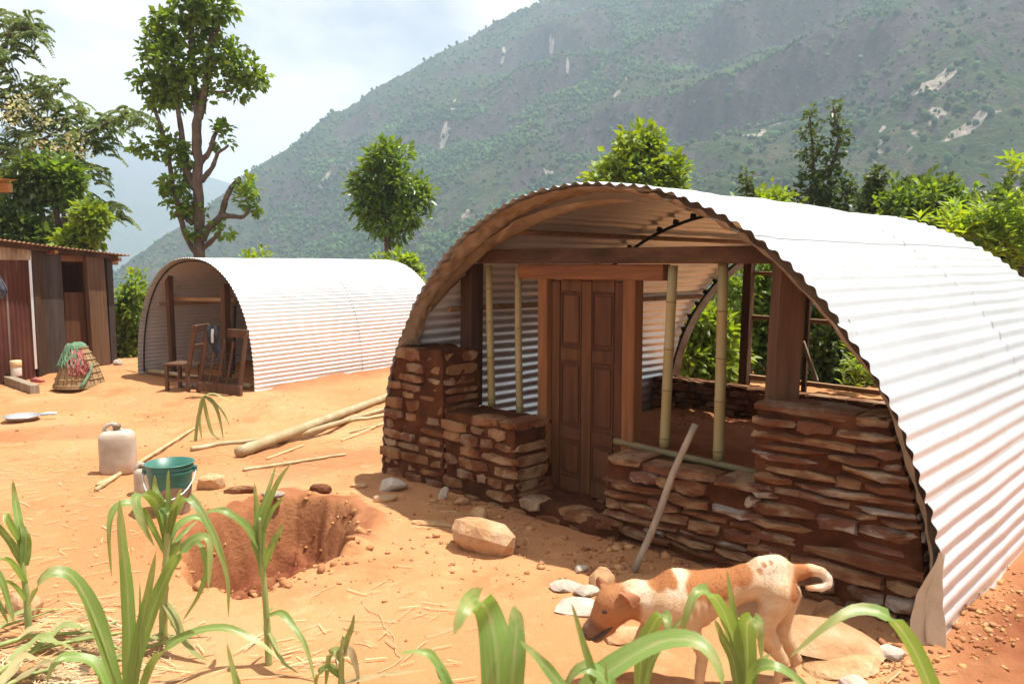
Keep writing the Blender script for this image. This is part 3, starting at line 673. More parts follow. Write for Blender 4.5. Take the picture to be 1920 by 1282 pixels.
def bamboo(name, p, q, r, m, parent, nodes=.34, taper=.9, start=.2):
    p = np.array(p, float); q = np.array(q, float); L = np.linalg.norm(q - p); ts = [0]; rs = [r]; d = start * nodes
    while d < L - .03:
        rr = r * (1 - (1 - taper) * d / L)
        for o, k in ((-.018, 1.0), (-.007, 1.09), (0, .93), (.007, 1.10), (.02, 1.0)): ts.append((d + o) / L); rs.append(rr * k)
        d += nodes * rnd.uniform(.85, 1.15)
    ts.append(1); rs.append(r * taper)
    side = np.array([rnd.uniform(-1, 1), rnd.uniform(-1, 1), rnd.uniform(-1, 1)]) * .006 * L
    pts = [p + (q - p) * t + side * math.sin(t * PI) for t in ts]
    o = MB().tube(pts, rs, 10).build(name, m, parent, smooth=True)
    for t, r_ in list(zip(ts, rs))[3::5]:
        c_ = np.array(p + (q - p) * t + side * math.sin(t * PI)); d_ = (q - p) / L * .004
        MB().tube([c_ - d_, c_ + d_], r_ * 1.12, 10).build('node', M['bamboo_dark'], o, True)
    return o
def B1p(px0, py0, px1, py1, t, r, m=M['bamboo']):
    s0, z0 = fp(px0, py0, t); s1, z1 = fp(px1, py1, t); bamboo('bamboo_pole', (s1, t, z1), (s0, t, z0), r, m, sh)
B1p(916, 498, 922, 762, .40, .035); B1p(972, 498, 975, 778, .40, .033); B1p(1262, 498, 1246, 838, .40, .040); B1p(1356, 494, 1347, 864, .38, .040)
s0, z0 = fp(1153, 826, .36); s1, z1 = fp(1408, 884, .36); bamboo('bamboo_rail', (s0, .36, z0), (s1 + .1, .36, z1), .028, M['bamboo_dark'], sh)
# back frame of posts and rails
for (px, py0, py1, w, t, m) in ((1395, 480, 718, .115, 4.9, M['post_wood']), (1507, 520, 728, .055, 4.9, M['post_wood'])):
    s, z = fp(px, py1, t); part_beam('post', (s, t, z - .05), (s + .03, t, 2.1), w, w, m)
for (xa, ya, xb, yb, w) in ((1405, 512, 1560, 516, .05), (1405, 594, 1640, 610, .055), (1405, 706, 1665, 738, .06)):
    a_, za = fp(xa, ya, 4.93); b_, zb = fp(xb, yb, 4.93); part_beam('back_rail', (a_ - .02, 4.95, za), (b_, 4.95, zb), w, w, M['batten'])
a_, za = fp(1505, 640, 4.8); b_, zb = fp(1530, 715, 4.8); part_beam('prop', (b_, 4.82, zb), (a_, 4.80, za), .045, .045, M['grey_wood'])

# stone walls
def smax(z): return SC + np.sqrt(np.maximum(.01, (R1 - .10) ** 2 - (z - ZC) ** 2))
def smin(z): return SC - np.sqrt(np.maximum(.01, (R1 - .012) ** 2 - (z - ZC) ** 2))
def warp1(V):
    V = V.copy(); V[:, 0] = np.minimum(V[:, 0], smax(V[:, 2])); V[:, 0] = np.maximum(V[:, 0], smin(V[:, 2])); return V
def wall(name, segs, t0, t1, style):
    """segs: (s0, s1, z0, z1). mud core with stones bedded in its faces"""
    Vs = []; Fs = []; n = 0
    for i, (s0, s1, z0, z1) in enumerate(segs):
        V, Fq = lump_box(s0 + .02, s1 - .02, t0 + (.028 if style == 'block' else .05), t1, z0 - .12, z1 - .01, .05, .035 if style == 'block' else .03, seed=200 + i * 7 + len(name), warp=warp1); Vs.append(V); Fs.append(Fq + n); n += len(V)
    core = quads_obj(name, np.concatenate(Vs), np.concatenate(Fs), M['mud'], sh, smooth=True)
    cnt = 0
    for (s0, s1, z0, z1) in segs:
        z = z0 - .05
        while z < z1 - .03:
            h = rnd.uniform(.075, .125) if style == 'block' else rnd.choice([rnd.uniform(.038, .065), rnd.uniform(.065, .125), rnd.uniform(.05, .09)])
            h = min(h, z1 - z + .02)
            s = max(s0, float(smin(z + h / 2))) - rnd.uniform(0, .02); e_ = min(s1, float(smax(z + h / 2)) + .02)
            skew = rnd.uniform(-.02, .02)
            while s < e_ - .07:
                l = rnd.uniform(.16, .36) if style == 'block' else rnd.choice([rnd.uniform(.14, .30), rnd.uniform(.32, .80), rnd.uniform(.3, .6)])
                if h > .11: l *= 1.15
                if e_ - (s + l) < .12: l = e_ - s
                corner = (abs(s - s0) < .04 and s0 > 1) or (abs(s + l - e_) < .03)
                if rnd.random() < (.22 if (style == 'block' and z > .62 and not corner) else .07): s += l * .7; continue
                dep = (t1 - t0) * .96 if corner else rnd.uniform(.15, .24)
                proud = rnd.uniform(-.025, .022)
                if style == 'block' and z > .75: proud += .018
                hh = h * (rnd.uniform(.80, .98) if style == 'block' else rnd.uniform(.70, .96))
                if dep > .3: tc_ = (t0 + t1) / 2 + proud * .4
                else: tc_ = t0 + dep / 2 - proud
                o = stone('stone', (l - rnd.uniform(.008, .03), dep, hh), M['stone'] if style == 'block' else M['slate'], core, (s + l / 2, tc_, z + h / 2),
                          (0, rnd.uniform(-.02, .02) + (-.012 if style == 'slab' else 0), rnd.uniform(-.03, .03)), jit=.13 if style == 'block' else .22)
                cnt += 1; s += l
            z += h * .98
    return cnt
c1 = wall('stone_wall', [(.0, .95, .0, 1.26), (.95, 1.86, .0, .72)], -.055, .42, 'block')
c2 = wall('stone_wall', [(2.72, 3.97, .0, .60), (3.89, 5.05, .0, 1.15)], 0, .42, 'slab')
c3 = wall('doorstep', [(1.70, 2.90, -.02, .13)], -.06, .46, 'block')
c4 = wall('stone_wall', [(.02, 5.02, .0, .47)], 4.5, 4.92, 'block')
print('stones', c1, c2, c3, c4)
# ---------------------------------------------------------------- far shelter
def frame_obj(name, P, U): return empty(name, P, math.atan2(U[1], U[0]))
s2 = frame_obj('shelter', A2, U2)
tag(s2, 'smaller far arched shelter of bright corrugated sheets open at the front', 'shelter', 'arched corrugated sheet shelters')
HW2, H2, NE = W2 / 2, 2.14, 2.28
th_ = np.linspace(0, PI, 500); ex = np.sign(np.cos(th_)) * np.abs(np.cos(th_)) ** (2 / NE) * -HW2; ez = np.abs(np.sin(th_)) ** (2 / NE) * H2
al = np.concatenate([[0], np.cumsum(np.hypot(np.diff(ex), np.diff(ez)))]); TOT2 = al[-1]
def arch2(arc, R, zc, off):
    arc = np.asarray(arc, float); x = np.interp(arc, al, ex); z = np.interp(arc, al, ez); e = .01
    tx = np.interp(arc + e, al, ex) - np.interp(arc - e, al, ex); tz = np.interp(arc + e, al, ez) - np.interp(arc - e, al, ez); n = np.hypot(tx, tz) + 1e-9
    x = x - tz / n * off; z = z + tx / n * off
    z = np.where(arc < 0, arc, np.where(arc > TOT2, TOT2 - arc, z)); return x, z
roof_sheets(s2, HW2, 0, HW2, .072, .0085, TOT2, [(-.05, 2.45, 0), (2.38, 4.75, .008)], 7, M['zinc'], .012, arch2, seed=40)
def fp2(px, py, t=0): return vplane(px, py, A2 + T2 * t, U2)
def beam2(name, a, b, w, h, m, t=.3):
    p = fp2(*a, t); q = fp2(*b, t); return part_beam(name, (p[0], t, p[1]), (q[0], t, q[1]), w, h, m, parent=s2)
beam2('post', (325, 705), (316, 505), .105, .10, M['post_wood'], .25)
beam2('post', (426, 735), (422, 532), .12, .12, M['post_wood'], .35)
beam2('cross_rail', (278, 559), (438, 563), .045, .07, M['batten'], .45)
beam2('post', (437, 700), (440, 572), .05, .05, M['dark_wood'], .9)
a_ = fp2(268, 700, .1); b_ = fp2(322, 712, .1)
bamboo('bamboo_sill', (.05, .12, .06), (HW2 * 2 - .3, .12, .03), .04, M['bamboo_dry'], s2)
mb = MB(); a = np.linspace(.05, TOT2 - .05, 70); x, z = arch2(a, 0, 0, -.04); mb.tube(np.stack([x + HW2, np.full(70, .05), z], -1), .016, 6); mb.build('arch_rib', M['iron'], s2)
for q in (.22, .5, .78):
    x, z = arch2(np.array([q * TOT2]), 0, 0, -.035); MB().box((x[0] + HW2, 2.4, z[0]), (.035, 4.3, .04), ry=0).build('batten', M['batten'], s2)
ang_ = np.linspace(.02, TOT2 - .02, 60); x_, z_ = arch2(ang_, 0, 0, -.02)
Vb = np.concatenate([np.stack([x_ + HW2, np.full(60, 4.62 + dy), z_], -1) for dy in (0, .02)])
mesh_obj('back_panel', Vb, [list(range(60)), list(range(60, 120))[::-1]] + [[i, i + 1, i + 61, i + 60] for i in range(59)], M['old_wood'], s2)
for i in range(9): # low mud bricks closing the back
    stone('brick', (.36, .18, .2), M['stone'], s2, (.2 + i * .365, 4.5, .1 + .02 * (i % 2)))
for i in range(8): stone('brick', (.36, .18, .2), M['stone'], s2, (.38 + i * .365, 4.5, .31))

def thing(name, label, cat, loc, rz=0.0, group=None):
    return tag(empty(name, loc, rz), label, cat, group)
# chair standing in its mouth
c = at(345, 715, 12.75); c[2] = gz(c[0], c[1])
ch = thing('chair', 'rough wooden chair with tall slanted back in the far shelter mouth', 'chair', c, math.radians(-12))
MB().box((0, 0, .44), (.46, .42, .035)).build('seat', M['post_wood'], ch)
for sx, sy in ((-1, -1), (-1, 1), (1, -1), (1, 1)): MB().beam((sx * .19, sy * .17, 0), (sx * .19, sy * .17, .43), .055, .055).build('leg', M['post_wood'], ch)
for sy in (-1, 1): MB().beam((.21, sy * .17, .35), (.36, sy * .17, 1.08), .05, .07).build('back_post', M['post_wood'], ch)
MB().box((.35, 0, 1.03), (.035, .40, .12), ry=.2).build('back_rail', M['post_wood'], ch); MB().box((.29, 0, .72), (.03, .40, .10), ry=.2).build('back_rail', M['post_wood'], ch)
for sy in (-1, 1): MB().box((0, sy * .17, .18), (.34, .03, .04)).build('stretcher', M['post_wood'], ch)
# slatted wooden frame leaning in the mouth
P = at(372, 722, 12.5); Q = at(447, 734, 12.05)
P[2] = gz(P[0], P[1]); Q[2] = gz(Q[0], Q[1]); dq = Q - P; wq = np.linalg.norm(dq[:2])
fr = thing('wooden_frame', 'slatted wooden frame leaning in the mouth of the far shelter', 'frame', P, math.atan2(dq[1], dq[0]))
MB().beam((0, 0, 0), (.13, .12, .98), .09, .06).build('upright', M['post_wood'], fr); MB().beam((wq, 0, 0), (wq + .08, .12, .98), .09, .06).build('upright', M['post_wood'], fr)
MB().box((wq * .5 + .36, .12, .98), (.44, .06, .13)).build('top_rail', M['post_wood'], fr); MB().box((wq * .5 + .02, 0, .10), (wq + .1, .06, .16)).build('bottom_rail', M['post_wood'], fr)
for k in range(3): MB().beam((wq * (.25 + .22 * k), .02, .15), (wq * (.25 + .22 * k) + .1, .10, .85), .05, .03).build('slat', M['post_wood'], fr)
for k in range(4): MB().tube([(.05, .03 + .02 * k, .28 + .13 * k), (wq + .03, .03 + .02 * k, .25 + .13 * k)], .010, 6).build('rung', M['iron'], fr)
MB().box((wq * .5, .03, .24), (wq * .96, .008, .10)).build('kickboard', M['old_wood'], fr)

def cloth(name, outline, thick, m, loc, rz, sub=9, amp=.03, seed=0):
    """hanging garment: outline in (x,z), puffed front and back, creased"""
    O = np.array(outline, float); cen = O.mean(0); n = len(O)
    k = 60; t = np.linspace(0, n, k, endpoint=False); O2 = np.array([O[int(a) % n] * (1 - a % 1) + O[(int(a) + 1) % n] * (a % 1) for a in t])
    V = []; rings = 7
    for sgn in (-1, 1):
        for r in range(rings):
            f = 1 - r / (rings - 1) * .98; pt = cen + (O2 - cen) * f; dep = thick * math.sqrt(max(0, 1 - f ** 2.4)) + .004
            fold = amp * np.sin(pt[:, 0] * 42 + pt[:, 1] * 6 + seed) * (1 - f ** 6) + amp * .8 * fbm(pt * 7 + seed, 3, seed)
            V.append(np.stack([pt[:, 0], sgn * dep + fold * .7, pt[:, 1]], -1))
    V = np.concatenate(V); Fq = np.concatenate([grid_faces(rings, k, True), grid_faces(rings, k, True, rings * k)[:, ::-1]]).tolist()
    Fq += [list(range((rings - 1) * k, rings * k)), list(range((2 * rings - 1) * k, 2 * rings * k))[::-1]]
    o = mesh_obj(name, V, Fq, m, None, True); o.location = tuple(map(float, loc)); o.rotation_euler = (0, 0, rz); return o
M['navy'] = mat('navy', [(.012, .013, .02), (.025, .026, .036)], rough=.85, scale=6, bump=.3)
M['white_cloth'] = mat('white_cloth', [(.6, .6, .62), (.7, .7, .72)], rough=.85)
M['check'] = mat('check', [(.025, .03, .05), (.06, .065, .09), (.16, .16, .19)], scale=40, rough=.9, bump=.3)
j = at(402, 615, 12.08)
jk = tag(cloth('jacket', [(-.14, .02), (-.02, .06), (.05, .03), (.08, -.10), (.06, -.24), (.07, -.40), (.02, -.46), (-.02, -.38), (-.05, -.26), (-.17, -.22), (-.16, -.10)], .05, M['navy'], j, -.45, seed=3),
         'dark jacket with white stripes hung over the slatted frame', 'jacket')
for k in range(3):
    x = .012 + .018 * k; MB().tube([(x, -.066, -.01), (x - .005, -.075, -.10), (x - .012, -.07, -.22)], .005, 5).build('stripe', M['white_cloth'], jk)

# ---------------------------------------------------------------- shed on the left
shed = frame_obj('shed', A3, U3); tag(shed, 'old tin and plank shed with rusty walls and a dark doorway', 'shed')
def fp3(px, py, t=0): return vplane(px, py, A3 + T3 * t, U3)
S3 = lambda px, t=0: fp3(px, 600, t)[0]
def corr_wall(name, s0, s1, z0, z1, t, m, lam=.085, amp=.012, vert=True, parent=shed):
    n = int((s1 - s0) / lam * 6) + 2; x = np.linspace(s0, s1, n)[:, None]; z = np.linspace(z0, z1, 9)[None, :]
    pp = np.stack(np.broadcast_arrays(x * 1.3, z * 1.3), -1)
    y = t + amp * np.cos(2 * PI * x / lam) + .012 * fbm(pp, 2, 50) + 0 * z
    return quads_obj(name, np.stack([np.broadcast_to(x, y.shape), y, np.broadcast_to(z, y.shape)], -1).reshape(-1, 3), grid_faces(n, 9), m, parent, smooth=True)
zt = lambda s: 2.36 - .055 * s
corr_wall('wall_sheet', -3.0, -.9, -.1, 2.3, .01, M['rust']); corr_wall('wall_sheet', -.96, S3(62), -.1, 2.3, 0, M['rust'])
corr_wall('fascia_sheet', -3.0, S3(64), 2.12, 2.42, -.03, M['old_sheet'])
MB().box((S3(61), -.02, 1.15), (.05, .02, 2.1)).build('flashing', M['zinc'], shed)
def plank(name, pxa, pxb, z0, z1, t, m, th=.05, lean=0.0):
    a, b = S3(pxa, t), S3(pxb, t); return MB().box(((a + b) / 2, t, (z0 + z1) / 2), (b - a, th, z1 - z0), ry=lean).build(name, m, shed)
plank('post', 63, 84, -.1, 2.36, .02, M['old_wood'], .12); plank('wall_board', 85, 120, -.1, 2.30, -.01, M['dark_wood'], .04)
plank('post', 166, 199, -.1, 2.20, -.03, M['post_wood'], .12, lean=-.02); plank('corner_post', 201, 212, -.1, 2.2, .06, M['dark_wood'], .14)
plank('header', 116, 166, 2.10, 2.22, .03, M['frame_wood'], .06)
dp = plank('door_board', 120, 162, .0, 1.50, .10, M['door_wood'], .04, lean=.03)
corr_wall('back_wall', -3.0, S3(211), -.1, 2.2, 2.6, M['dark_wood'])  # dark colour chosen to stand in for the shade inside the doorway
sw = MB(); ys = np.linspace(.1, 2.6, 120); 
V = np.stack([np.stack([np.full(120, S3(212)) + .012 * np.cos(2 * PI * ys / .085), ys, np.full(120, zz)], -1) for zz in (-.1, 1.0, 2.18)]).reshape(-1, 3)
quads_obj('side_wall', V, grid_faces(3, 120), M['rust'], shed, smooth=True)
sE, zE = fp3(243, 479, -.30); sA, zA = fp3(0, 449, -.30)
zr = lambda s: zA + (zE - zA) * (s - sA) / (sE - sA)
for k in range(6):
    a = -3.4 + k * (sE + 3.4) / 6; b = a + (sE + 3.4) / 6 + .06; n = int((b - a) / .085 * 6); x = np.linspace(a, b, n)[:, None]; y = np.linspace(-.30, 2.9, 7)[None, :]
    z = zr(x) + .012 * np.cos(2 * PI * x / .085) - .045 * (y + .3) + .004 * (k % 2)
    quads_obj('roof_sheet', np.stack(np.broadcast_arrays(x, y, z), -1).reshape(-1, 3), grid_faces(n, 7), M['old_sheet'], shed, smooth=True)
part_beam('eave_beam', (-3.3, -.12, zr(-3.3) - .07), (sE - .15, -.12, zr(sE - .15) - .06), .06, .08, M['old_wood_x'], parent=shed)
for s_ in (S3(95), S3(205) + .1): part_beam('rafter', (s_, -.28, zr(s_) - .10), (s_, 2.7, zr(s_) - .22), .07, .07, M['frame_wood'], parent=shed)
part_beam('purlin', (S3(195), .1, 2.08), (S3(212) + .25, .1, 2.07), .06, .07, M['batten'], parent=shed)

# corner of a house roof at the left edge, on its own post, with a garment hung under it
hp = at(-30, 357, 6.0)
he = thing('house_eave', 'tan roof corner of a house cut by the left edge above the shed', 'roof', (hp[0], hp[1], 0), 0)
e1 = at(33, 350, 6.0); V = []
nx = 40; x = np.linspace(-2.2, e1[0] - hp[0], nx)[:, None]; y = np.linspace(-1.6, .02, 6)[None, :]
z = e1[2] + .04 + .012 * np.cos(2 * PI * x / .085) + .02 * (e1[0] - hp[0] - x) + .06 * y
quads_obj('roof_sheet', np.stack(np.broadcast_arrays(x, y, z), -1).reshape(-1, 3), grid_faces(nx, 6), M['old_sheet'], he, smooth=True)
part_beam('eave_board', (-2.2, -.03, e1[2] + .02), (e1[0] - hp[0] - .03, -.03, e1[2] - .01), .05, .07, M['batten'], parent=he)
part_beam('post', (-.36, .1, -.05), (-.36, .1, e1[2] + .02), .12, .12, M['grey_wood'], parent=he)
g_ = at(-8, 522, 6.0)
tag(cloth('garment', [(-.25, .62), (-.05, .62), (.0, .30), (.07, .12), (.17, -.10), (.13, -.16), (.06, -.06), (.065, -.26), (.04, -.30), (-.3, -.30), (-.3, .2)], .06, M['check'], (g_[0], g_[1] - .14, g_[2]), 0, seed=9),
    'dark checked garment hanging by its shoulder at the left edge', 'garment')

# ---------------------------------------------------------------- things in the yard
M['basket'] = mat('basket', [(0.238, 0.1445, 0.068), (0.34, 0.221, 0.1105), (0.408, 0.289, 0.1615)], scale=30, rough=.7, stretch=(1, 1, 4), bump=.6, bscale=60)
b0 = on(150, 724)
bk = thing('basket', 'upturned conical wicker basket by the shed door', 'basket', b0)
def bprof(n): return np.interp(n, [0, .15, .5, .9, 1], [.40, .375, .29, .155, .12])
Hb = .72
for k in range(34): # standing splints
    a = k / 34 * 2 * PI; w = .034
    V = []
    for q in np.linspace(0, 1, 8):
        r = bprof(q) + .004 * (-1) ** k
        V += [((r) * math.cos(a - w / r * .9), r * math.sin(a - w / r * .9), q * Hb), (r * math.cos(a + w / r * .9), r * math.sin(a + w / r * .9), q * Hb)]
    Fq = [[2 * i, 2 * i + 1, 2 * i + 3, 2 * i + 2] for i in range(7)]
    mesh_obj('splint', V, Fq, M['basket'], bk)
mb = MB(); mb.lathe([(bprof(q) - .012, q * Hb) for q in np.linspace(0, 1, 12)] + [(.02, Hb)], n=30); mb.build('inner_weave', M['basket'], bk, smooth=True)
for q in [.0, .03, .06, .2, .35, .5, .65, .8, .92]: mb = MB(); a = np.linspace(0, 2 * PI, 33); r = bprof(q) + .008; mb.tube(np.stack([r * np.cos(a), r * np.sin(a), np.full(33, q * Hb + .01)], -1), .010, 5, cap=False); mb.build('hoop', M['basket'], bk, smooth=True)
M['net'] = mat('net', [(.07, .15, .085), (.12, .22, .13), (.24, .33, .22)], scale=30, rough=.8, bump=.8, bscale=80, island=.3)
M['red_cloth'] = mat('red_cloth', [(.22, .04, .04), (.34, .09, .085), (.42, .25, .2)], scale=24, rough=.85, bump=.6, bscale=60, island=.3)
def drape(name, m, n, a0, a1, q0, q1, seed):
    mb = MB()
    for k in range(n):
        f = rnd.random(); aa = a0 + (a1 - a0) * f; st = q0 + rnd.uniform(-.03, .03); en = q1 + rnd.uniform(-.08, .08); da = rnd.uniform(-.25, .55)
        pts = []
        for q in np.linspace(0, 1, 9):
            h = st + (en - st) * q; r = bprof(h) + .022 + .02 * math.sin(q * 6 + k) ** 2; pts.append((r * math.cos(aa + da * q + .1 * math.sin(q * 7 + k)), r * math.sin(aa + da * q), h * Hb + .015))
        mb.tube(pts, rnd.uniform(.005, .012), 5)
    return mb
nb = thing('net_bag', 'green and red net draped over the upturned basket', 'net', b0)
mb = drape('net', M['net'], 52, -2.9, -1.2, 1.0, .52, 1); mb.lathe([(.02, Hb + .05), (.07, Hb + .045), (.12, Hb + .01), (.145, Hb - .03)], n=20); mb.build('green_net', M['net'], nb, smooth=True)
drape('net', M['red_cloth'], 40, -1.55, -.75, .86, .34, 2).build('red_net', M['red_cloth'], nb, smooth=True)
mb = MB(); pts = [((bprof(h) + .03) * math.cos(-.35 - .1 * k), (bprof(h) + .03) * math.sin(-.35 - .1 * k), h * Hb + .01) for k, h in enumerate(np.linspace(.55, .02, 8))]; mb.tube(pts, [.012, .02, .03, .03, .025, .03, .035, .02], 7); mb.build('net_tail', M['net'], nb, smooth=True)

M['plastic'] = mat('plastic', [(0.328, 0.2706, 0.2132), (0.41, 0.3526, 0.287), (0.4592, 0.41, 0.3526)], scale=5, rough=.5, spec=.4, extra=noise_mix((.55, .33, .18), 3, .5, .7, amount=.7))
def jerrycan(name, label, base, w, d, h, m, rz, lean=0.0):
    o = thing(name, label, 'jerrycan', base, rz); V = []; n = 28; a = np.arange(n) * 2 * PI / n
    prof = [(.80, 0), (.93, .02), (1, .08), (.985, .30), (1.0, .55), (.99, .80), (.93, .90), (.72, .965), (.35, .985), (.0, .985)]
    for k, z in prof:
        c = np.sign(np.cos(a)) * np.abs(np.cos(a)) ** .62; s_ = np.sign(np.sin(a)) * np.abs(np.sin(a)) ** .62
        V.append(np.stack([c * w / 2 * k, s_ * d / 2 * k * (1 + .03 * np.sin(z * 20)), np.full(n, z * h)], -1))
    Fq = grid_faces(len(prof), n, True).tolist() + [list(range(n))[::-1]]
    mesh_obj('body', np.concatenate(V), Fq, m, o, True)
    MB().lathe([(.033, h * .95), (.033, h * 1.05), (.04, h * 1.05), (.04, h * 1.12), (.0, h * 1.125)], c=(-.0, 0, 0), n=14).build('cap', M['grey_wood'], o, True)
    MB().tube(spline([(-w * .36, 0, h * .93), (-w * .30, 0, h * 1.07), (-w * .08, 0, h * 1.13), (w * .1, 0, h * 1.0), (w * .2, 0, h * .96)], 12), .017, 8).build('handle', m, o, True)
    return o
jerrycan('jerrycan', 'dusty white plastic jerrycan standing on the orange soil left of the green bucket', on(223, 886), .33, .24, .43, M['plastic'], .25)
jerrycan('small_jug', 'small pale plastic jug half hidden behind the green bucket', on(272, 925), .17, .14, .24, M['plastic'], .6)
# green bucket
M['green_plastic'] = mat('green_plastic', [(.02, .115, .09), (.035, .15, .115), (.07, .19, .15)], scale=4, rough=.42, spec=.45,
    extra=chain(noise_mix((.30, .20, .13), 5, .55, .75, amount=.6)))
M['mud_plastic'] = mat('mud_plastic', [(.17, .11, .07), (.26, .18, .12), (.33, .24, .17)], scale=8, rough=.8, bump=.3)
bb = on(322, 960)
bu = thing('bucket', 'green plastic bucket with muddy lower half beside the pit', 'bucket', bb, .3)
hb, rt, rb = .42, .180, .138; rr = lambda z: rb + (rt - rb) * z / hb
MB().lathe([(0, .004), (rb, .0), (rr(.21), .21), (rr(.215), .215), (rr(.30), .30), (rr(.345) + .008, .345), (rr(.355) + .008, .355), (rr(.36), .36), (rr(.372), .372), (rr(.376) + .009, .376), (rr(.384) + .009, .384), (rr(.388), .388), (rt, hb - .012), (rt + .012, hb - .006), (rt + .010, hb), (rt - .004, hb), (rr(.2) - .006, .2), (rb - .006, .02), (0, .018)], n=40).build('body', M['green_plastic'], bu, True)
ang = np.linspace(0, 2 * PI, 41)[:-1]; V = []; 
for r_, zz in ((0, 0), (1, 0), (2, 0)):
    h_ = {0: np.full(40, .004), 1: np.full(40, .10), 2: .185 + .05 * np.sin(ang * 1 + 2.4) + .02 * np.sin(3 * ang)}[r_]; V.append(np.stack([(rr(h_) + .004) * np.cos(ang), (rr(h_) + .004) * np.sin(ang), h_], -1))
mesh_obj('mud_coat', np.concatenate(V), grid_faces(3, 40, True).tolist(), M['mud_plastic'], bu, True)
t_ = np.linspace(0, PI, 22); hh = np.stack([(rt + .018) * np.cos(t_), -.10 * np.sin(t_) - .205 * np.sin(t_) , hb - .065 - .17 * np.sin(t_)], -1)
MB().tube(hh, .005, 6).build('handle', M['zinc'], bu, True)
for sx in (-1, 1): MB().box((sx * (rt + .012), 0, hb - .065), (.03, .04, .05)).build('lug', M['green_plastic'], bu)

# cup on a timber block, red rag, pan
M['cream'] = mat('cream', [(.58, .42, .22), (.68, .52, .30)], rough=.45); M['clear'] = mat('clear', [(.60, .52, .44), (.66, .60, .53)], rough=.3)
blk0, blk1 = on(16, 720), on(66, 738); dv = blk1 - blk0
bl = MB().beam((0, 0, .07), (float(np.linalg.norm(dv[:2])), 0, .07), .14, .16, 0).build('timber_block', M['grey_wood'], None); bl.location = tuple(blk0); bl.rotation_euler = (0, 0, math.atan2(dv[1], dv[0]))
tag(bl, 'short squared timber block on the soil at the left edge', 'block')
cu = thing('jar', 'cream lidded plastic jar standing behind the timber block', 'jar', blk0 + np.array([.12, .05, .14]))
MB().lathe([(0, 0), (.085, 0), (.09, .02), (.09, .15), (.082, .17)], n=22).build('body', M['clear'], cu, True)
MB().lathe([(.083, .16), (.094, .17), (.096, .27), (.085, .285), (0, .287)], n=22).build('lid', M['cream'], cu, True)
rp = on(58, 722); r_ = MB(); pts = [(0, 0, .03), (.08, .02, .05), (.16, 0, .025), (.24, .03, .02)]; r_.tube(pts, [.03, .05, .035, .015], 8, wob=.15)
ro = r_.build('red_rag', M['red_cloth'], None, True); ro.location = tuple(rp + np.array([0, 0, .05])); tag(ro, 'crumpled red rag lying behind the timber block', 'rag')
M['steel'] = mat('steel', [(.55, .55, .56), (.66, .66, .67)], scale=4, rough=.3, metallic=.7); M['blue_pl'] = mat('blue_pl', [(.30, .48, .62), (.40, .58, .70)], rough=.5)
pp_ = on(42, 789)
pn = thing('pan', 'shallow metal pan with pale blue handle lying on the soil', 'pan', pp_ + np.array([0, 0, .02]), .35)
MB().lathe([(0, .0), (.17, .0), (.225, .05), (.235, .055), (.228, .06), (.17, .012), (0, .010)], n=30).build('bowl', M['steel'], pn, True)
MB().tube([(.22, 0, .05), (.32, 0, .065), (.42, 0, .06)], [.014, .024, .018], 8).build('handle', M['blue_pl'], pn, True)

# bamboo poles and sticks lying about
def lying(name, label, a, b, r, m, za=0.0, zb=0.0, group=None, cat='bamboo pole', nodes=.36):
    p, q = on(*a), on(*b); n = 12; base = empty(name, p); tag(base, label, cat, group)
    ts = np.linspace(0, 1, 14); pts = []
    for t in ts:
        v = p + (q - p) * t; zz = max(gz(v[0], v[1]) + r * .8, p[2] + r + (q[2] - p[2]) * t) + za + (zb - za) * t; pts.append((v[0] - p[0], v[1] - p[1], zz - p[2]))
    P = spline(pts, 40); L = np.linalg.norm(P[-1] - P[0]); s_ = np.linspace(0, L, 40); ph = np.abs(((s_ / nodes) % 1) - .5)
    R = r * (1 - .25 * s_ / L) * (1 + .12 * (ph < .06)); MB().tube(P, R, 10).build('culm', m, base, True)
    return base
lying('bamboo_pole', 'thickest bamboo pole lying from the yard to the near shelter corner', (448, 858), (735, 748), .062, M['bamboo_dry'])
lying('bamboo_pole', 'grey bamboo pole on the soil just right of the wilted cornstalk', (358, 846), (485, 828), .028, M['bamboo_dry'])
lying('bamboo_pole', 'thin bamboo pole just behind the thickest pole', (520, 832), (740, 766), .036, M['bamboo_dry'], cat='bamboo pole')
lying('bamboo_pole', 'slim bamboo pole close under the shelter corner, lowest of the bundle', (600, 806), (740, 778), .026, M['bamboo_dry'])
lying('stick', 'straight pale stick lying between the thick bamboo and the pit', (456, 884), (648, 854), .017, M['bamboo_dry'], cat='stick')
lying('stick', 'long split stick leading from the jerrycan to the wilted cornstalk', (180, 922), (368, 803), .020, M['bamboo_dry'], cat='stick')
lying('stick', 'split lath beside the bucket with a frayed end', (182, 912), (270, 872), .016, M['straw'], cat='stick')
for (a, b, l) in (((640, 828), (730, 790), 'bright split bamboo lath by the shelter corner'), ((655, 812), (725, 795), 'short split lath under the shelter corner'), ((500, 862), (570, 836), 'thin lath beside the thick bamboo end')):
    lying('lath', l, a, b, .012, M['straw'], cat='lath')
# leaning stick at the wall
p = on(1188, 1072); q = w1(3.22, -.02, .98)
s_, z_ = fp(1304, 795, .0); q = w1(s_, -.0, z_)
st_ = empty('leaning_stick', p); tag(st_, 'long grey stick leaning on the low stone wall right of the door', 'stick'); d = q - p
P = spline([(0, 0, 0), d * .33 + np.array([.012, 0, .01]), d * .66 + np.array([-.012, 0, 0]), d], 16); MB().tube(P, np.linspace(.025, .022, 16), 9).build('shaft', M['grey_wood'], st_, True)
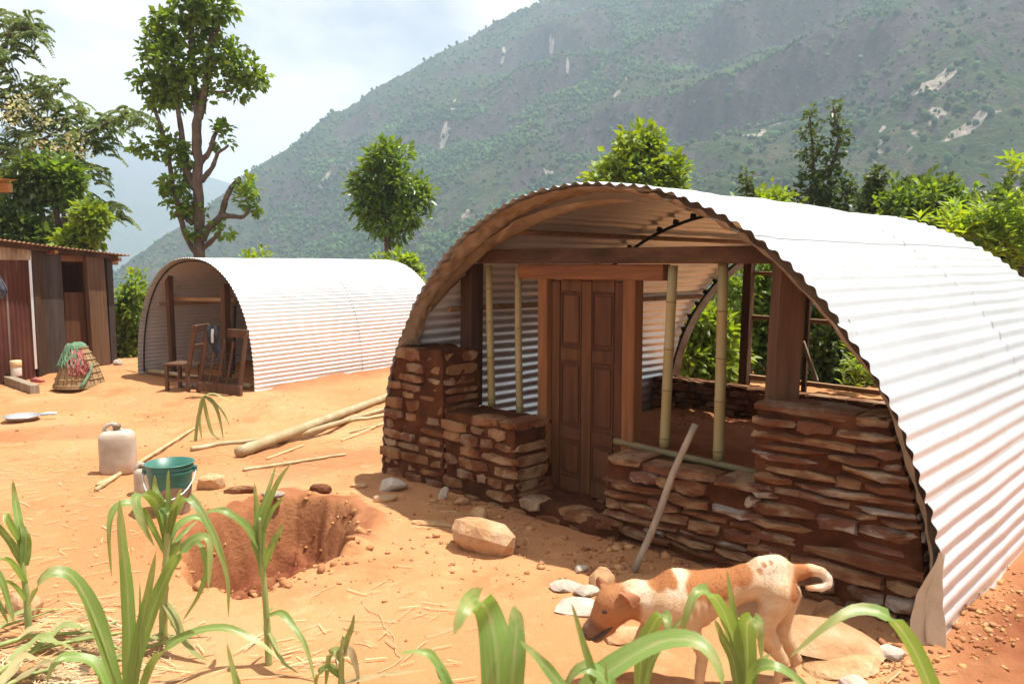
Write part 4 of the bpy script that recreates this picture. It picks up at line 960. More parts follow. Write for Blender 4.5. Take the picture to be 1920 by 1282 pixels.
# ---------------------------------------------------------------- loose stones
def rock(name, label, px, py, size, m, rz=0.0, seed=0, flat=False, group=None, sink=.25, tilt=(0, 0), base=None):
    V = IV2.copy(); r = random.Random(seed); pl = [Vector((r.gauss(0, 1), r.gauss(0, 1), r.gauss(0, .7))).normalized() for _ in range(9)]
    V = V * (1 + .16 * fbm(V * 1.3 + seed * 7.7, 3, 300 + seed)[:, None])
    for n in pl:
        n = np.array(n); dist = r.uniform(.55, .85); d = V @ n - dist; V = V - np.maximum(d, 0)[:, None] * n * .92
    V = V * np.array(size) / 2 / np.abs(V).max(0)
    V = V + .012 * min(size) * 4 * np.stack([fbm(V * 9 + k * 9, 3, 310 + k) for k in range(3)], -1)
    p = on(px, py) if base is None else np.array(base, float)
    o = mesh_obj(name, V, IF2, m, None); o.location = (p[0], p[1], p[2] + size[2] * (.5 - sink)); o.rotation_euler = (tilt[0], tilt[1], rz)
    return tag(o, label, 'stone', group)
rock('boulder', 'large angular ochre stone in the sun at the edge of the shelter shadow', 905, 1030, (.50, .30, .27), M['rock'], -.5, 3, sink=.18, tilt=(.15, .12))
rock('stone', 'rounded stone in shadow behind the large ochre stone', 898, 973, (.16, .14, .14), M['rock'], .4, 5)
rock('stone', 'long flat stone on the sunlit soil left of the large ochre stone', 812, 985, (.36, .10, .06), M['rock'], -.25, 6)
rock('stone', 'pale broken stone in shadow at the left end of the wall', 735, 918, (.30, .22, .15), M['pale_rock'], .3, 7)
rock('stone', 'low brown stone in front of the pale broken stone', 722, 938, (.22, .12, .08), M['rock'], .2, 8)
rock('stone', 'flat stone in the sun just left of the shelter shadow', 672, 912, (.17, .10, .05), M['rock'], -.1, 9)
rock('stone', 'earthy lump of rock right behind the green bucket', 397, 915, (.26, .24, .20), M['rock'], .8, 10)
rock('stone', 'dark brick shaped stone behind the pit', 450, 922, (.30, .12, .08), M['stone'], .05, 11)
rock('stone', 'pinkish flat stone behind the thin corn plant', 515, 930, (.22, .11, .07), M['pale_rock'], .15, 12)
rock('stone', 'brick shaped brown stone alone on the soil behind the pit', 600, 922, (.22, .12, .11), M['stone'], -.05, 13)
rock('slab', 'rear grey white slab of the pile beside the dog head', 1062, 1102, (.24, .17, .06), M['pale_rock'], .2, 14, tilt=(.1, .1))
rock('slab', 'middle white slab of the pile beside the dog head', 1100, 1112, (.20, .15, .06), M['pale_rock'], .9, 15, tilt=(-.1, .12))
rock('slab', 'front pinkish slab of the pile beside the dog head', 1085, 1142, (.33, .20, .07), M['pale_rock'], -.1, 16, tilt=(.08, .05))
rock('stone', 'brown rock in shadow behind the slab pile', 1128, 1098, (.16, .14, .15), M['rock'], .3, 17)
rock('slab', 'flat pinkish stone under the dog throat', 1170, 1195, (.30, .20, .06), M['rock'], .3, 18)
rock('slab', 'big flat sunlit slab behind the dog tail end', 1548, 1222, (.66, .40, .10), M['rock'], -.12, 19, sink=-.15, tilt=(.10, .06))
rock('slab', 'shaded slab under the big flat slab', 1590, 1248, (.50, .30, .10), M['rock'], .2, 20, sink=.3)
rock('stone', 'upright wedge stone against the wall behind the dog', 1545, 1180, (.17, .14, .24), M['stone'], .5, 21, tilt=(.2, .35))
rock('stone', 'grey leaning flake of slate at the foot of the left wall', 833, 935, (.09, .04, .17), M['pale_rock'], .3, 22, tilt=(.3, .4))
rock('stone', 'brown stone at the foot of the left wall beside the slate flake', 868, 944, (.16, .11, .09), M['rock'], .6, 23)
rock('stone', 'small pointed stone near the foot of the leaning stick', 1090, 1070, (.10, .09, .06), M['pale_rock'], .6, 24)
rock('stone', 'rough stone by the right foot of the far shed corner', 222, 684, (.22, .2, .16), M['pale_rock'], .6, 25)
rock('stone', 'round grey stone at the foot of the chair in the far shelter', 352, 726, (.30, .2, .16), M['pale_rock'], .1, 26)
rock('stone', 'stone block lying behind the left edge corn plant', 50, 1143, (.36, .16, .14), M['rock'], -.5, 27)
rock('stone', 'pebbly white stone below the big flat slab', 1600, 1285, (.16, .1, .07), M['pale_rock'], .1, 28)
rock('stone', 'fallen chip of stone between dog tail and right foot of the wall', 1668, 1232, (.18, .12, .08), M['pale_rock'], .1, 29)

# ---------------------------------------------------------------- corn
def leaf_ribbon(name, pts, width, m, parent, face=.0, fold=.32, n=18, twist=0.0, wave=.17, base_w=.55, seed=None, org=None):
    width *= .88; P = spline(pts, n); seed = rnd.randint(0, 9999) if seed is None else seed
    T = np.gradient(P, axis=0); T /= np.linalg.norm(T, axis=1)[:, None] + 1e-9
    hz = P[-1] - P[0]; hz[2] = 0
    if np.linalg.norm(hz) < .02: hz = np.array([rnd.uniform(-1, 1), rnd.uniform(-1, 1), 0])
    hz /= np.linalg.norm(hz); S0 = np.cross(hz, [0, 0, 1.0])
    tocam = CAM - P; tocam /= np.linalg.norm(tocam, axis=1)[:, None]
    Sc = np.cross(T, tocam); Sc *= np.sign((Sc @ S0) + 1e-9)[:, None]; Sc /= np.linalg.norm(Sc, axis=1)[:, None] + 1e-9
    S = S0[None] * (1 - face) + Sc * face; S -= T * (S * T).sum(1)[:, None]; S /= np.linalg.norm(S, axis=1)[:, None] + 1e-9
    N = np.cross(S, T); t = np.linspace(0, 1, n)
    tw = twist * t; S, N = S * np.cos(tw)[:, None] + N * np.sin(tw)[:, None], N * np.cos(tw)[:, None] - S * np.sin(tw)[:, None]
    wdt = width * (base_w + (1 - base_w) * sstep(0, .28, t)) * np.clip(1 - t, 0, 1) ** .55 * (1 + .04 * np.sin(t * 19 + seed)); wdt = np.maximum(wdt, .001)
    V = []; U = []
    for k, c in enumerate((-1, -.55, 0, .55, 1)):
        wv = wave * width * .5 * abs(c) ** 1.5 * np.sin(t * (13 + seed % 5) + seed + (1.3 if c > 0 else 0)) * np.sin(t * PI)
        V.append(P + S * (c * wdt / 2)[:, None] * (1 - fold * .25) + N * (fold * abs(c) * wdt / 2 * (1 - .6 * t) + wv)[:, None]); U.append(np.stack([np.full(n, c * .5 + .5), t], -1))
    V = np.stack(V, 1).reshape(-1, 3); U = np.stack(U, 1).reshape(-1, 2)
    if org is not None: V = V - org
    o = quads_obj(name, V, grid_faces(n, 5), m, parent, smooth=True, uv=U)
    return o
def A_(pts, Y, d=None):
    """pixel path at distance Y, with per point offsets in distance"""
    d = d or [0] * len(pts); return [at(px, py, Y + dy) for (px, py), dy in zip(pts, d)]
def corn(label, base, stalk, leaves, r=.018, m='corn', Y=None, stm='stalk', name='corn_plant', group='corn plants in the foreground'):
    p = on(*base) if Y is None else None
    if p is None: p = at(base[0], base[1], Y); p[2] = gz(p[0], p[1])
    o = thing(name, label, 'corn plant', p, 0, group); Yb = p[1]
    if stalk:
        P = [p - [0, 0, .03]] + [at(a, b, Yb) for a, b in stalk]; S_ = spline(P, 26) - p; t = np.linspace(0, 1, 26); nod = 1 + .16 * (np.abs((t * 5) % 1 - .5) > .44)
        MB().tube(S_, r * (1 - .45 * t) * nod, 9).build('stalk', M[stm], o, True)
    for lf in leaves:
        pts, w = lf[0], lf[1]; k = dict(lf[2]) if len(lf) > 2 else {}; d = k.pop('d', None); mm = k.pop('m', m)
        leaf_ribbon('leaf', A_(pts, Yb, d), w, M[mm], o, org=p, **k)
    return o
corn('young corn plant with twisted leaves at the left edge of the photo', (55, 1192), [(50, 1120), (42, 1060), (36, 1000)], [
    ([(44, 1045), (36, 985), (28, 935), (24, 900)], .070, dict(face=.9, d=[0, 0, .05, .05])), ([(40, 1020), (20, 985), (10, 962), (8, 985)], .055, dict(face=.5, d=[0, -.08, -.14, -.2])),
    ([(46, 1060), (48, 1010), (38, 978)], .085, dict(face=.8)), ([(44, 1065), (20, 1018), (-15, 975), (-40, 965)], .060, dict(face=.7, d=[0, -.05, -.1, -.2])), ([(48, 1095), (28, 1062), (5, 1046), (-30, 1050)], .055, dict(face=.5, d=[0, -.1, -.2, -.2])),
    ([(50, 1130), (35, 1105), (15, 1090), (0, 1086)], .040, dict(face=.5, d=[0, -.1, -.15, -.2])), ([(-20, 1040), (5, 1095), (20, 1145), (26, 1166)], .050, dict(face=.6, d=[-.3, -.3, -.3, -.3])), ([(-30, 1080), (0, 1135), (15, 1168)], .045, dict(face=.6, d=[-.3, -.3, -.3]))], r=.020)
corn('tall corn plant with many drooping leaves standing between bucket and pit', (305, 1208), [(307, 1140), (310, 1080), (313, 1020), (317, 960)], [
    ([(314, 1020), (303, 960), (280, 930), (255, 932), (265, 975), (290, 1025)], .105, dict(face=.35, d=[0, .0, -.05, -.2, -.25, -.25])),
    ([(311, 1040), (270, 965), (240, 942), (212, 958), (205, 1010), (209, 1082)], .075, dict(face=.55, d=[0, -.05, -.08, -.12, -.16, -.16])),
    ([(314, 1015), (328, 960), (352, 932), (380, 965), (410, 1030), (427, 1090), (428, 1160)], .075, dict(face=.55, d=[0, -.03, -.05, -.08, -.1, -.1, -.1])),
    ([(313, 1040), (330, 990), (362, 970), (392, 985), (415, 1030), (430, 1095)], .065, dict(face=.5, d=[0, .05, .1, .12, .12, .12])),
    ([(313, 1060), (335, 1010), (370, 975)], .055, dict(face=.8, d=[0, .1, .2])),
    ([(317, 1000), (306, 955), (292, 920), (290, 890)], .070, dict(face=.8, d=[0, .0, .05, .05])), ([(318, 1000), (326, 955), (340, 915)], .060, dict(face=.9, d=[0, -.05, -.1])), ([(317, 980), (316, 940), (315, 905), (316, 880)], .040, dict(face=.9)),
    ([(378, 1025), (388, 1060), (375, 1110), (342, 1165)], .050, dict(face=.8, d=[-.1, -.1, -.1, -.1])), ([(312, 1050), (345, 1020), (375, 1020), (385, 1055)], .050, dict(face=.7, d=[0, 0, -.05, -.1])),
    ([(309, 1130), (322, 1150), (340, 1190), (365, 1225), (390, 1238)], .075, dict(face=.2, m='corn_wilt', d=[0, -.05, -.1, -.15, -.2])), ([(308, 1140), (325, 1175), (350, 1190)], .07, dict(m='corn_wilt', d=[0, .05, .1])), ([(306, 1120), (290, 1112), (284, 1120)], .05, dict(m='corn_wilt', d=[0, -.05, -.1]))], r=.023)
corn('slender upright corn plant in front of the pit', (504, 1244), [(500, 1160), (494, 1080), (489, 1020), (488, 970)], [
    ([(490, 1060), (478, 1000), (500, 930), (518, 870)], .055, dict(face=.8, d=[0, 0, .05, .1])), ([(492, 1060), (492, 990), (515, 915), (545, 868)], .060, dict(face=.8, d=[0, 0, 0, 0])), ([(490, 1080), (484, 1000), (480, 940), (477, 905)], .050, dict(face=.8)),
    ([(488, 1030), (462, 990), (430, 962), (398, 957), (376, 968)], .075, dict(face=.45, d=[0, -.05, -.1, -.1, -.1])), ([(493, 1070), (506, 1030), (522, 1000), (532, 982)], .060, dict(face=.85, d=[0, -.03, -.03, -.03])), ([(492, 1000), (508, 960), (524, 940), (530, 930)], .04, dict(face=.8)),
    ([(500, 1155), (528, 1150), (555, 1180), (578, 1225), (592, 1290)], .055, dict(face=.5, d=[0, -.05, -.1, -.15, -.2])), ([(500, 1150), (512, 1140), (524, 1138)], .03, dict(d=[0, .05, .1])), ([(503, 1180), (515, 1210), (530, 1240), (560, 1262)], .045, dict(m='corn_wilt', face=.3, d=[0, -.05, -.1, -.15]))], r=.018)
corn('big near corn plant with long arching leaves at lower left', (235, 1400), [(238, 1340), (238, 1290)], [
    ([(228, 1330), (205, 1240), (178, 1160), (140, 1085), (105, 1072), (72, 1095), (52, 1140)], .115, dict(face=.45, d=[0, .0, .0, -.03, -.06, -.1, -.1])),
    ([(240, 1330), (243, 1220), (238, 1100), (228, 1000), (224, 935)], .085, dict(face=.95, wave=.04)), ([(246, 1330), (256, 1220), (278, 1110), (292, 1035)], .070, dict(face=.9, wave=.04)),
    ([(240, 1330), (268, 1200), (312, 1080), (352, 1020), (385, 1006), (394, 1035), (390, 1110)], .080, dict(face=.7, d=[0, .05, .1, .1, .1, .08, .05])),
    ([(250, 1350), (290, 1240), (350, 1190), (420, 1178), (480, 1200), (527, 1240)], .080, dict(face=.40, d=[0, .05, .05, .05, .05, .0])), ([(215, 1350), (185, 1255), (150, 1232), (115, 1235), (92, 1265), (80, 1320)], .080, dict(face=.45, d=[0, .05, .05, 0, -.05, -.1])),
    ([(252, 1300), (262, 1230), (263, 1160), (262, 1090)], .03, dict(face=.9))], r=.026, Y=3.05)
corn('wilted corn seedling alone in the yard between jerrycan and thick bamboo pole', (366, 826), [(370, 790), (377, 755), (382, 742)], [
    ([(382, 742), (400, 738), (425, 748), (442, 753)], .05, dict(face=.3)), ([(382, 742), (400, 755), (412, 785), (419, 826)], .075, dict(face=.8)), ([(381, 745), (388, 780), (398, 812), (418, 828)], .07, dict(face=.8)), ([(380, 744), (374, 785), (379, 826)], .075, dict(face=.8)), ([(383, 742), (408, 760), (425, 785), (430, 800)], .045, dict(face=.6))], r=.020, m='corn_wilt')
corn('blurred near corn plant with broad bent leaf at bottom centre', (935, 1560), None, [
    ([(938, 1520), (935, 1330), (930, 1215), (915, 1148), (893, 1122), (872, 1140), (850, 1190)], .118, dict(face=.93, base_w=.95, wave=.05, fold=.25, d=[0, .02, .05, .08, .03, -.05, -.08])), ([(945, 1400), (962, 1260), (968, 1170), (962, 1135)], .088, dict(face=.9, base_w=1.0, d=[0, 0, .03, .05], wave=.04)),
    ([(1130, 1420), (1062, 1300), (1010, 1235), (975, 1200)], .050, dict(face=.7, d=[.0, 0, 0, 0]))], Y=1.75)
corn('thin leaved corn plant left of the broad bent leaf at the bottom', (850, 1480), None, [([(862, 1440), (842, 1300), (815, 1235), (785, 1221), (748, 1224)], .045, dict(face=.6)), ([(868, 1440), (848, 1310), (826, 1262), (812, 1235)], .04, dict(face=.8))], Y=1.9)
corn('corn plant with curled leaves in front of the dog belly', (1392, 1420), [(1390, 1380), (1388, 1320)], [
    ([(1388, 1330), (1386, 1230), (1374, 1140), (1362, 1066)], .050, dict(face=.8, wave=.03)), ([(1390, 1340), (1378, 1220), (1358, 1150), (1330, 1112), (1305, 1112), (1288, 1150), (1276, 1200)], .085, dict(face=.5, d=[0, 0, -.03, -.06, -.1, -.12, -.12])),
    ([(1394, 1340), (1402, 1240), (1400, 1175), (1410, 1160), (1424, 1175), (1428, 1240)], .095, dict(face=.8, base_w=.8, d=[0, 0, -.03, -.1, -.16, -.16])), ([(1392, 1340), (1415, 1260), (1460, 1250), (1520, 1300), (1550, 1340)], .07, dict(face=.4, d=[0, -.05, -.1, -.1, -.1])),
    ([(1388, 1330), (1375, 1240), (1352, 1190), (1340, 1160)], .06, dict(face=.7, d=[0, 0, 0, 0])), ([(1396, 1330), (1420, 1250), (1445, 1225)], .05, dict(face=.6, m='corn'))], Y=2.6)
corn('nearest corn plant with wide sunlit blade under the dog', (1060, 1640), None, [
    ([(1050, 1560), (1090, 1320), (1170, 1240), (1250, 1200), (1310, 1205), (1345, 1250), (1362, 1320)], .105, dict(face=.45, base_w=.9, d=[0, .05, .05, .05, .02, -.02, -.05], wave=.04)), ([(1125, 1480), (1118, 1300), (1092, 1200), (1072, 1130)], .038, dict(face=.85, wave=.03)),
    ([(1160, 1500), (1150, 1330), (1140, 1280), (1105, 1250), (1070, 1270), (1050, 1330)], .07, dict(face=.5)), ([(1140, 1480), (1138, 1320), (1136, 1240)], .022, dict(face=.9))], Y=1.9)
corn('small corn plant with one folded leaf at the dog front legs', (1200, 1340), None, [([(1196, 1330), (1205, 1220), (1232, 1160), (1248, 1154), (1252, 1175), (1240, 1215)], .075, dict(face=.7, d=[0, 0, -.02, -.06, -.1, -.1])), ([(1200, 1330), (1222, 1240), (1262, 1180), (1290, 1150)], .045, dict(face=.7))], Y=2.55)
corn('corn plant with single long arching leaf at lower right', (1790, 1540), None, [([(1800, 1480), (1760, 1330), (1715, 1220), (1670, 1160), (1615, 1142), (1560, 1165), (1480, 1232)], .085, dict(face=.5, base_w=.8, wave=.04, d=[0, 0, 0, 0, .02, .0, .0]))], Y=2.1)
corn('small half dry corn plant at the bottom right of the slender one', (640, 1300), [(640, 1230), (645, 1190)], [
    ([(642, 1230), (650, 1200), (660, 1175), (664, 1150)], .05, dict(face=.8, m='corn_wilt')), ([(641, 1240), (630, 1220), (618, 1230), (610, 1290)], .07, dict(face=.7, m='corn_wilt')), ([(640, 1230), (655, 1220), (668, 1250), (672, 1290)], .06, dict(face=.7, m='corn_dry')), ([(640, 1270), (615, 1250), (598, 1262), (588, 1300)], .06, dict(face=.5)), ([(642, 1280), (690, 1270), (740, 1262), (800, 1255)], .05, dict(face=.3, m='corn_dry'))], r=.016)
corn('out of focus green corn tip rising from the bottom edge', (452, 1560), None, [([(470, 1480), (455, 1330), (438, 1260), (425, 1205)], .034, dict(face=.85))], Y=1.9)
# cut corn lying on the soil at lower left
def fallen(label, path, leaves, r=.014, m='corn_wilt'):
    P = [on(*q) + np.array([0, 0, .03]) for q in path]; o = thing('cut_corn_stalk', label, 'corn stalk', P[0], 0, 'cut corn stalks on the soil at lower left')
    S_ = spline(P, 18) - P[0]; MB().tube(S_, np.linspace(r, r * .5, 18), 7).build('stalk', M['stalk'], o, True)
    for pts, w in leaves: leaf_ribbon('leaf', [on(*q) + np.array([0, 0, .03 + .05 * math.sin(PI * k / max(1, len(pts) - 1))]) for k, q in enumerate(pts)], w, M[m], o, org=P[0], face=.2, wave=.35, fold=.5)
fallen('green cut cornstalk lying across the lower left corner', [(-30, 1290), (60, 1232), (150, 1210), (255, 1190)], [([(20, 1250), (80, 1225), (140, 1228)], .09), ([(60, 1235), (130, 1200), (200, 1205)], .08), ([(120, 1215), (180, 1222), (240, 1235)], .06)])
fallen('dry cut cornstalk behind the green one at lower left', [(-20, 1225), (70, 1200), (150, 1195), (220, 1175)], [([(30, 1212), (90, 1195), (160, 1188)], .07), ([(100, 1200), (160, 1185), (235, 1190)], .07)], m='corn_dry')
fallen('cut cornstalk at the base of the tall corn plant', [(180, 1250), (250, 1232), (300, 1215), (345, 1195)], [([(240, 1238), (290, 1222), (330, 1200)], .08), ([(190, 1250), (230, 1262), (270, 1250)], .06)])
fallen('thin pale green cut leaf stalk at the left edge', [(-20, 1192), (30, 1176), (80, 1160), (112, 1150)], [([(-10, 1195), (50, 1170), (110, 1152)], .05)], r=.008)
fallen('dried cut cornstalk with crumpled leaves in the corner foreground', [(-20, 1310), (60, 1275), (110, 1262)], [([(0, 1300), (50, 1262), (110, 1255)], .10), ([(30, 1290), (90, 1275), (140, 1280)], .08)], m='corn_dry')

# straw and chips strewn over the yard
def straw():
    V = []; Q = []; n = 0
    spots = [((20, 870), 130, 45, 260), ((60, 1090), 140, 130, 200), ((150, 1215), 170, 70, 900), ((60, 1270), 120, 40, 400), ((560, 850), 160, 45, 120), ((380, 910), 200, 60, 90), ((680, 800), 90, 40, 90), ((420, 780), 240, 35, 60), ((140, 960), 200, 70, 110), ((700, 1180), 220, 90, 90),
             ((1000, 950), 200, 40, 110), ((1330, 800), 90, 16, 60), ((1680, 1250), 120, 30, 40), ((600, 1240), 120, 40, 70), ((860, 960), 140, 40, 80)]
    for (cx, cy), sx, sy, k in spots:
        for _ in range(int(k * .55)):
            px, py = rnd.gauss(cx, sx * .6), rnd.gauss(cy, sy * .6)
            if py < 712 or py > 1420: continue
            p = gnd(px, py)
            if math.hypot((p[0] - HOLE[0]) / .75, (p[1] - HOLE[1]) / 1.2) < 1: continue
            a = rnd.gauss(.15, .7); L = rnd.uniform(.03, .16) * (1 if rnd.random() < .88 else 2.2); w = rnd.uniform(.0025, .007)
            dx, dy = math.cos(a), math.sin(a); b = rnd.uniform(-.12, .12); last = None
            for i in range(4):
                t = i / 3 - .5; x = p[0] + dx * L * t - dy * b * L * (t * t); y = p[1] + dy * L * t + dx * b * L * (t * t)
                V += [(x - dy * w / 2, y + dx * w / 2, 0), (x + dy * w / 2, y - dx * w / 2, 0)]
                if i: Q.append((n + 2 * i - 2, n + 2 * i - 1, n + 2 * i + 1, n + 2 * i))
            n += 8
    V = np.array(V); V[:, 2] = ground_z(V[:, 0], V[:, 1]) + .007 + .012 * RNG.random(len(V) // 8).repeat(8)
    tag(quads_obj('straw', V, np.array(Q), M['straw']), 'dry straw and leaf scraps strewn on the soil', 'straw', kind='stuff')
straw()
M['clod'] = mat('clod', [(.26, .10, .045), (.38, .18, .08), (.46, .26, .13)], scale=3, rough=.95, island=.25, spec=.1)
def gravel():
    V0 = IV; Vs = []; Ts = []; n = 0
    spots = [((1000, 1010), 200, 50, 150, .018), ((1650, 1230), 120, 50, 200, .016), ((1850, 1150), 70, 80, 260, .015), ((480, 1060), 120, 40, 170, .022), ((560, 1000), 120, 60, 200, .022), ((300, 760), 300, 40, 120, .014), ((800, 1080), 300, 100, 130, .010), ((300, 1000), 300, 150, 260, .009), ((300, 850), 320, 90, 200, .010), ((1320, 800), 90, 14, 60, .02), ((1150, 1050), 100, 30, 60, .022), ((900, 950), 120, 25, 80, .018)]
    for (cx, cy), sx, sy, k, r in spots:
        for _ in range(k):
            px, py = rnd.gauss(cx, sx * .6), rnd.gauss(cy, sy * .6)
            if py < 715 or py > 1400: continue
            p = gnd(px, py); s = r * rnd.uniform(.4, 1.0) * (1 if rnd.random() < .85 else 1.8)
            z = gz(p[0], p[1])
            Vs.append(V0 * s * np.array([rnd.uniform(.7, 1.3), rnd.uniform(.7, 1.3), rnd.uniform(.5, .9)]) * (1 + .42 * RNG.normal(size=(12, 1)).clip(-1, 1.2)) + [p[0], p[1], z + s * .2]); Ts.append(IF + n); n += 12
    tag(quads_obj('clods', np.concatenate(Vs), np.concatenate(Ts), M['clod']), 'loose clods and chips of soil and stone', 'soil clods', kind='stuff')
gravel()
# a tangle of pale string
mb = MB(); P = spline([on(a, b, .006) for a, b in [(678, 1128), (690, 1145), (712, 1155), (720, 1175), (738, 1195), (742, 1225), (752, 1235), (735, 1250), (708, 1262)]], 50); mb.tube(P, .0022, 5)
tag(mb.build('string', M['straw'], None, True), 'thin pale string lying loose on the sunlit soil', 'string')

# ---------------------------------------------------------------- dog (one skin over blended round cones)
DY = 3.56
def D(px, py, dy=0): return at(px, py, DY + dy)
def dog():
    G = []  # (p, r, q, r2, blend)
    def c(p, r, q, r2, k=.03): G.append((np.array(p), r, np.array(q), r2, k))
    n_, f_ = -.085, .085
    rump = D(1452, 1080); loin = D(1400, 1090); mid = D(1340, 1108); chest = D(1275, 1122); neck0 = D(1232, 1118); neck1 = D(1192, 1122); head = D(1150, 1132)
    c(rump, .086, loin, .074, .04); c(loin, .076, mid, .092, .04); c(mid, .094, chest, .128, .05); c(D(1455, 1062), .052, D(1425, 1058), .04, .04); c(chest, .132, D(1250, 1140), .122, .05); c(D(1250, 1135), .112, neck1, .078, .05)
    c(D(1305, 1142), .078, D(1250, 1150), .108, .05)
    c(neck1, .080, head, .082, .04); c(D(1152, 1130), .084, D(1140, 1148), .074, .03); c(D(1140, 1150), .062, D(1108, 1180), .040, .025); c(D(1108, 1180), .038, D(1099, 1188), .027, .012); c(D(1140, 1175), .040, D(1118, 1196), .022, .015)
    c(D(1165, 1150, -.05), .035, D(1150, 1160, -.045), .03, .03); c(D(1165, 1150, .05), .035, D(1150, 1160, .045), .03, .03)  # cheeks
    # tail
    T = [D(1498, 1072), D(1520, 1067, .0), D(1540, 1072, .0), D(1553, 1084, -.01), D(1553, 1095, -.02), D(1540, 1102, -.03), D(1512, 1102, -.04)]
    R = [.034, .026, .022, .020, .018, .016, .011]
    c(rump, .05, T[0], .034, .03)
    for i in range(6): c(T[i], R[i], T[i + 1], R[i + 1], .008)
    # hind legs: hip, knee, hock, paw
    for s_, hip, knee, hock, paw in ((n_, D(1462, 1110, n_ * .75), D(1425, 1180, n_), D(1468, 1238, n_), pz(1452, DY + n_, .030)), (f_, D(1470, 1112, f_ * .75), D(1455, 1180, f_), D(1494, 1236, f_), pz(1484, DY + f_, .030))):
        c(hip, .078, knee + np.array([.02, 0, .03]), .046, .035); c(knee + np.array([.015, 0, 0]), .050, hock, .025, .02); c(hock, .026, paw + np.array([.01, 0, .05]), .022, .012); c(paw, .026, paw + np.array([-.05, 0, -.006]), .022, .012)
    # near front leg standing, far front leg reaching forward
    el = D(1290, 1178, n_); wr = D(1318, 1222, n_); pw = pz(1310, DY + n_, .028)
    c(D(1262, 1135, n_ * .8), .075, el, .045, .04); c(el, .044, wr, .028, .02); c(wr, .027, pw + np.array([0, 0, .03]), .022, .012); c(pw, .026, pw + np.array([-.045, 0, -.006]), .022, .012)
    e2 = D(1212, 1188, f_); w2 = D(1180, 1232, f_); p2 = on(1146, 1268); p2[2] += .025
    c(D(1240, 1145, f_ * .7), .070, e2, .044, .04); c(e2, .042, w2, .029, .02); c(w2, .028, p2, .022, .012); c(p2, .025, p2 + np.array([-.05, -.01, -.005]), .021, .012)
    # ears: far one pricked, near one folded out
    c(D(1133, 1104, .055), .020, D(1124, 1090, .075), .012, .012); c(D(1128, 1098, .065), .014, D(1121, 1084, .075), .006, .008)
    c(D(1172, 1112, -.065), .024, D(1186, 1122, -.090), .020, .012); c(D(1186, 1122, -.092), .018, D(1182, 1138, -.105), .010, .008)
    pts = np.array([g[0] for g in G] + [g[2] for g in G]); lo = pts.min(0) - .17; hi = pts.max(0) + .17; lo[2] = min(lo[2], -.03); h = .0095
    nx, ny, nz_ = (np.ceil((hi - lo) / h).astype(int) + 1)
    ax = [lo[i] + h * np.arange(n) for i, n in enumerate((nx, ny, nz_))]
    S = np.full((nx, ny, nz_), 1.0)
    for p, r, q, r2, k in G:
        mn = np.minimum(p - r, q - r2) - .09; mxx = np.maximum(p + r, q + r2) + .09
        sl = [slice(max(0, int((mn[i] - lo[i]) / h)), min(len(ax[i]), int((mxx[i] - lo[i]) / h) + 2)) for i in range(3)]
        X = np.stack(np.meshgrid(*[ax[i][sl[i]] for i in range(3)], indexing='ij'), -1)
        d = q - p; t = np.clip(((X - p) @ d) / (d @ d + 1e-9), 0, 1); ds = np.linalg.norm(X - p - t[..., None] * d, axis=-1) - (r + (r2 - r) * t)
        a = S[tuple(sl)]; hh = np.clip(.5 + .5 * (a - ds) / k, 0, 1); S[tuple(sl)] = a * (1 - hh) + ds * hh - k * hh * (1 - hh)
    S = S + .004 * 0
    # surface nets
    In = S < 0; b = In[:-1, :-1, :-1].astype(int)
    cnt = sum(In[i:nx - 1 + i, j:ny - 1 + j, k:nz_ - 1 + k].astype(int) for i in (0, 1) for j in (0, 1) for k in (0, 1))
    act = (cnt > 0) & (cnt < 8); idx = -np.ones(act.shape, int); idx[act] = np.arange(act.sum()); ce = np.argwhere(act)
    acc = np.zeros((len(ce), 3)); num = np.zeros(len(ce))
    cor = [(i, j, k) for i in (0, 1) for j in (0, 1) for k in (0, 1)]
    for ca in cor:
        for cb in cor:
            if ca < cb and sum(abs(x - y) for x, y in zip(ca, cb)) == 1:
                sa = S[ce[:, 0] + ca[0], ce[:, 1] + ca[1], ce[:, 2] + ca[2]]; sb = S[ce[:, 0] + cb[0], ce[:, 1] + cb[1], ce[:, 2] + cb[2]]
                m_ = (sa < 0) != (sb < 0); t = np.where(m_, sa / (sa - sb + 1e-12), 0)
                pt = np.array(ca) + t[:, None] * (np.array(cb) - np.array(ca)); acc += pt * m_[:, None]; num += m_
    V = lo + h * (ce + acc / num[:, None]); Q = []
    for axi in range(3):
        o1, o2 = [(1, 2), (2, 0), (0, 1)][axi]; sl0 = [slice(None)] * 3; sl1 = [slice(None)] * 3; sl0[axi] = slice(0, -1); sl1[axi] = slice(1, None)
        a, b_ = In[tuple(sl0)], In[tuple(sl1)]; e_ = np.argwhere(a != b_); sgn = a[a != b_]
        ok = (e_[:, o1] > 0) & (e_[:, o2] > 0) & (e_[:, o1] < S.shape[o1] - 1) & (e_[:, o2] < S.shape[o2] - 1); e_, sgn = e_[ok], sgn[ok]
        def cell(da, db):
            c_ = e_.copy(); c_[:, o1] -= da; c_[:, o2] -= db; return idx[c_[:, 0], c_[:, 1], c_[:, 2]]
        q = np.stack([cell(1, 1), cell(0, 1), cell(0, 0), cell(1, 0)], -1); q[~sgn] = q[~sgn][:, ::-1]; Q.append(q)
    Q = np.concatenate(Q)
    for _ in range(3):  # relax the skin a little
        s_ = np.zeros_like(V); n2 = np.zeros(len(V))
        for i in range(4):
            np.add.at(s_, Q[:, i], V[Q[:, (i + 1) % 4]] + V[Q[:, (i + 3) % 4]]); np.add.at(n2, Q[:, i], 2)
        V = V * .5 + .5 * s_ / np.maximum(n2, 1)[:, None]
    fv = np.zeros_like(V)
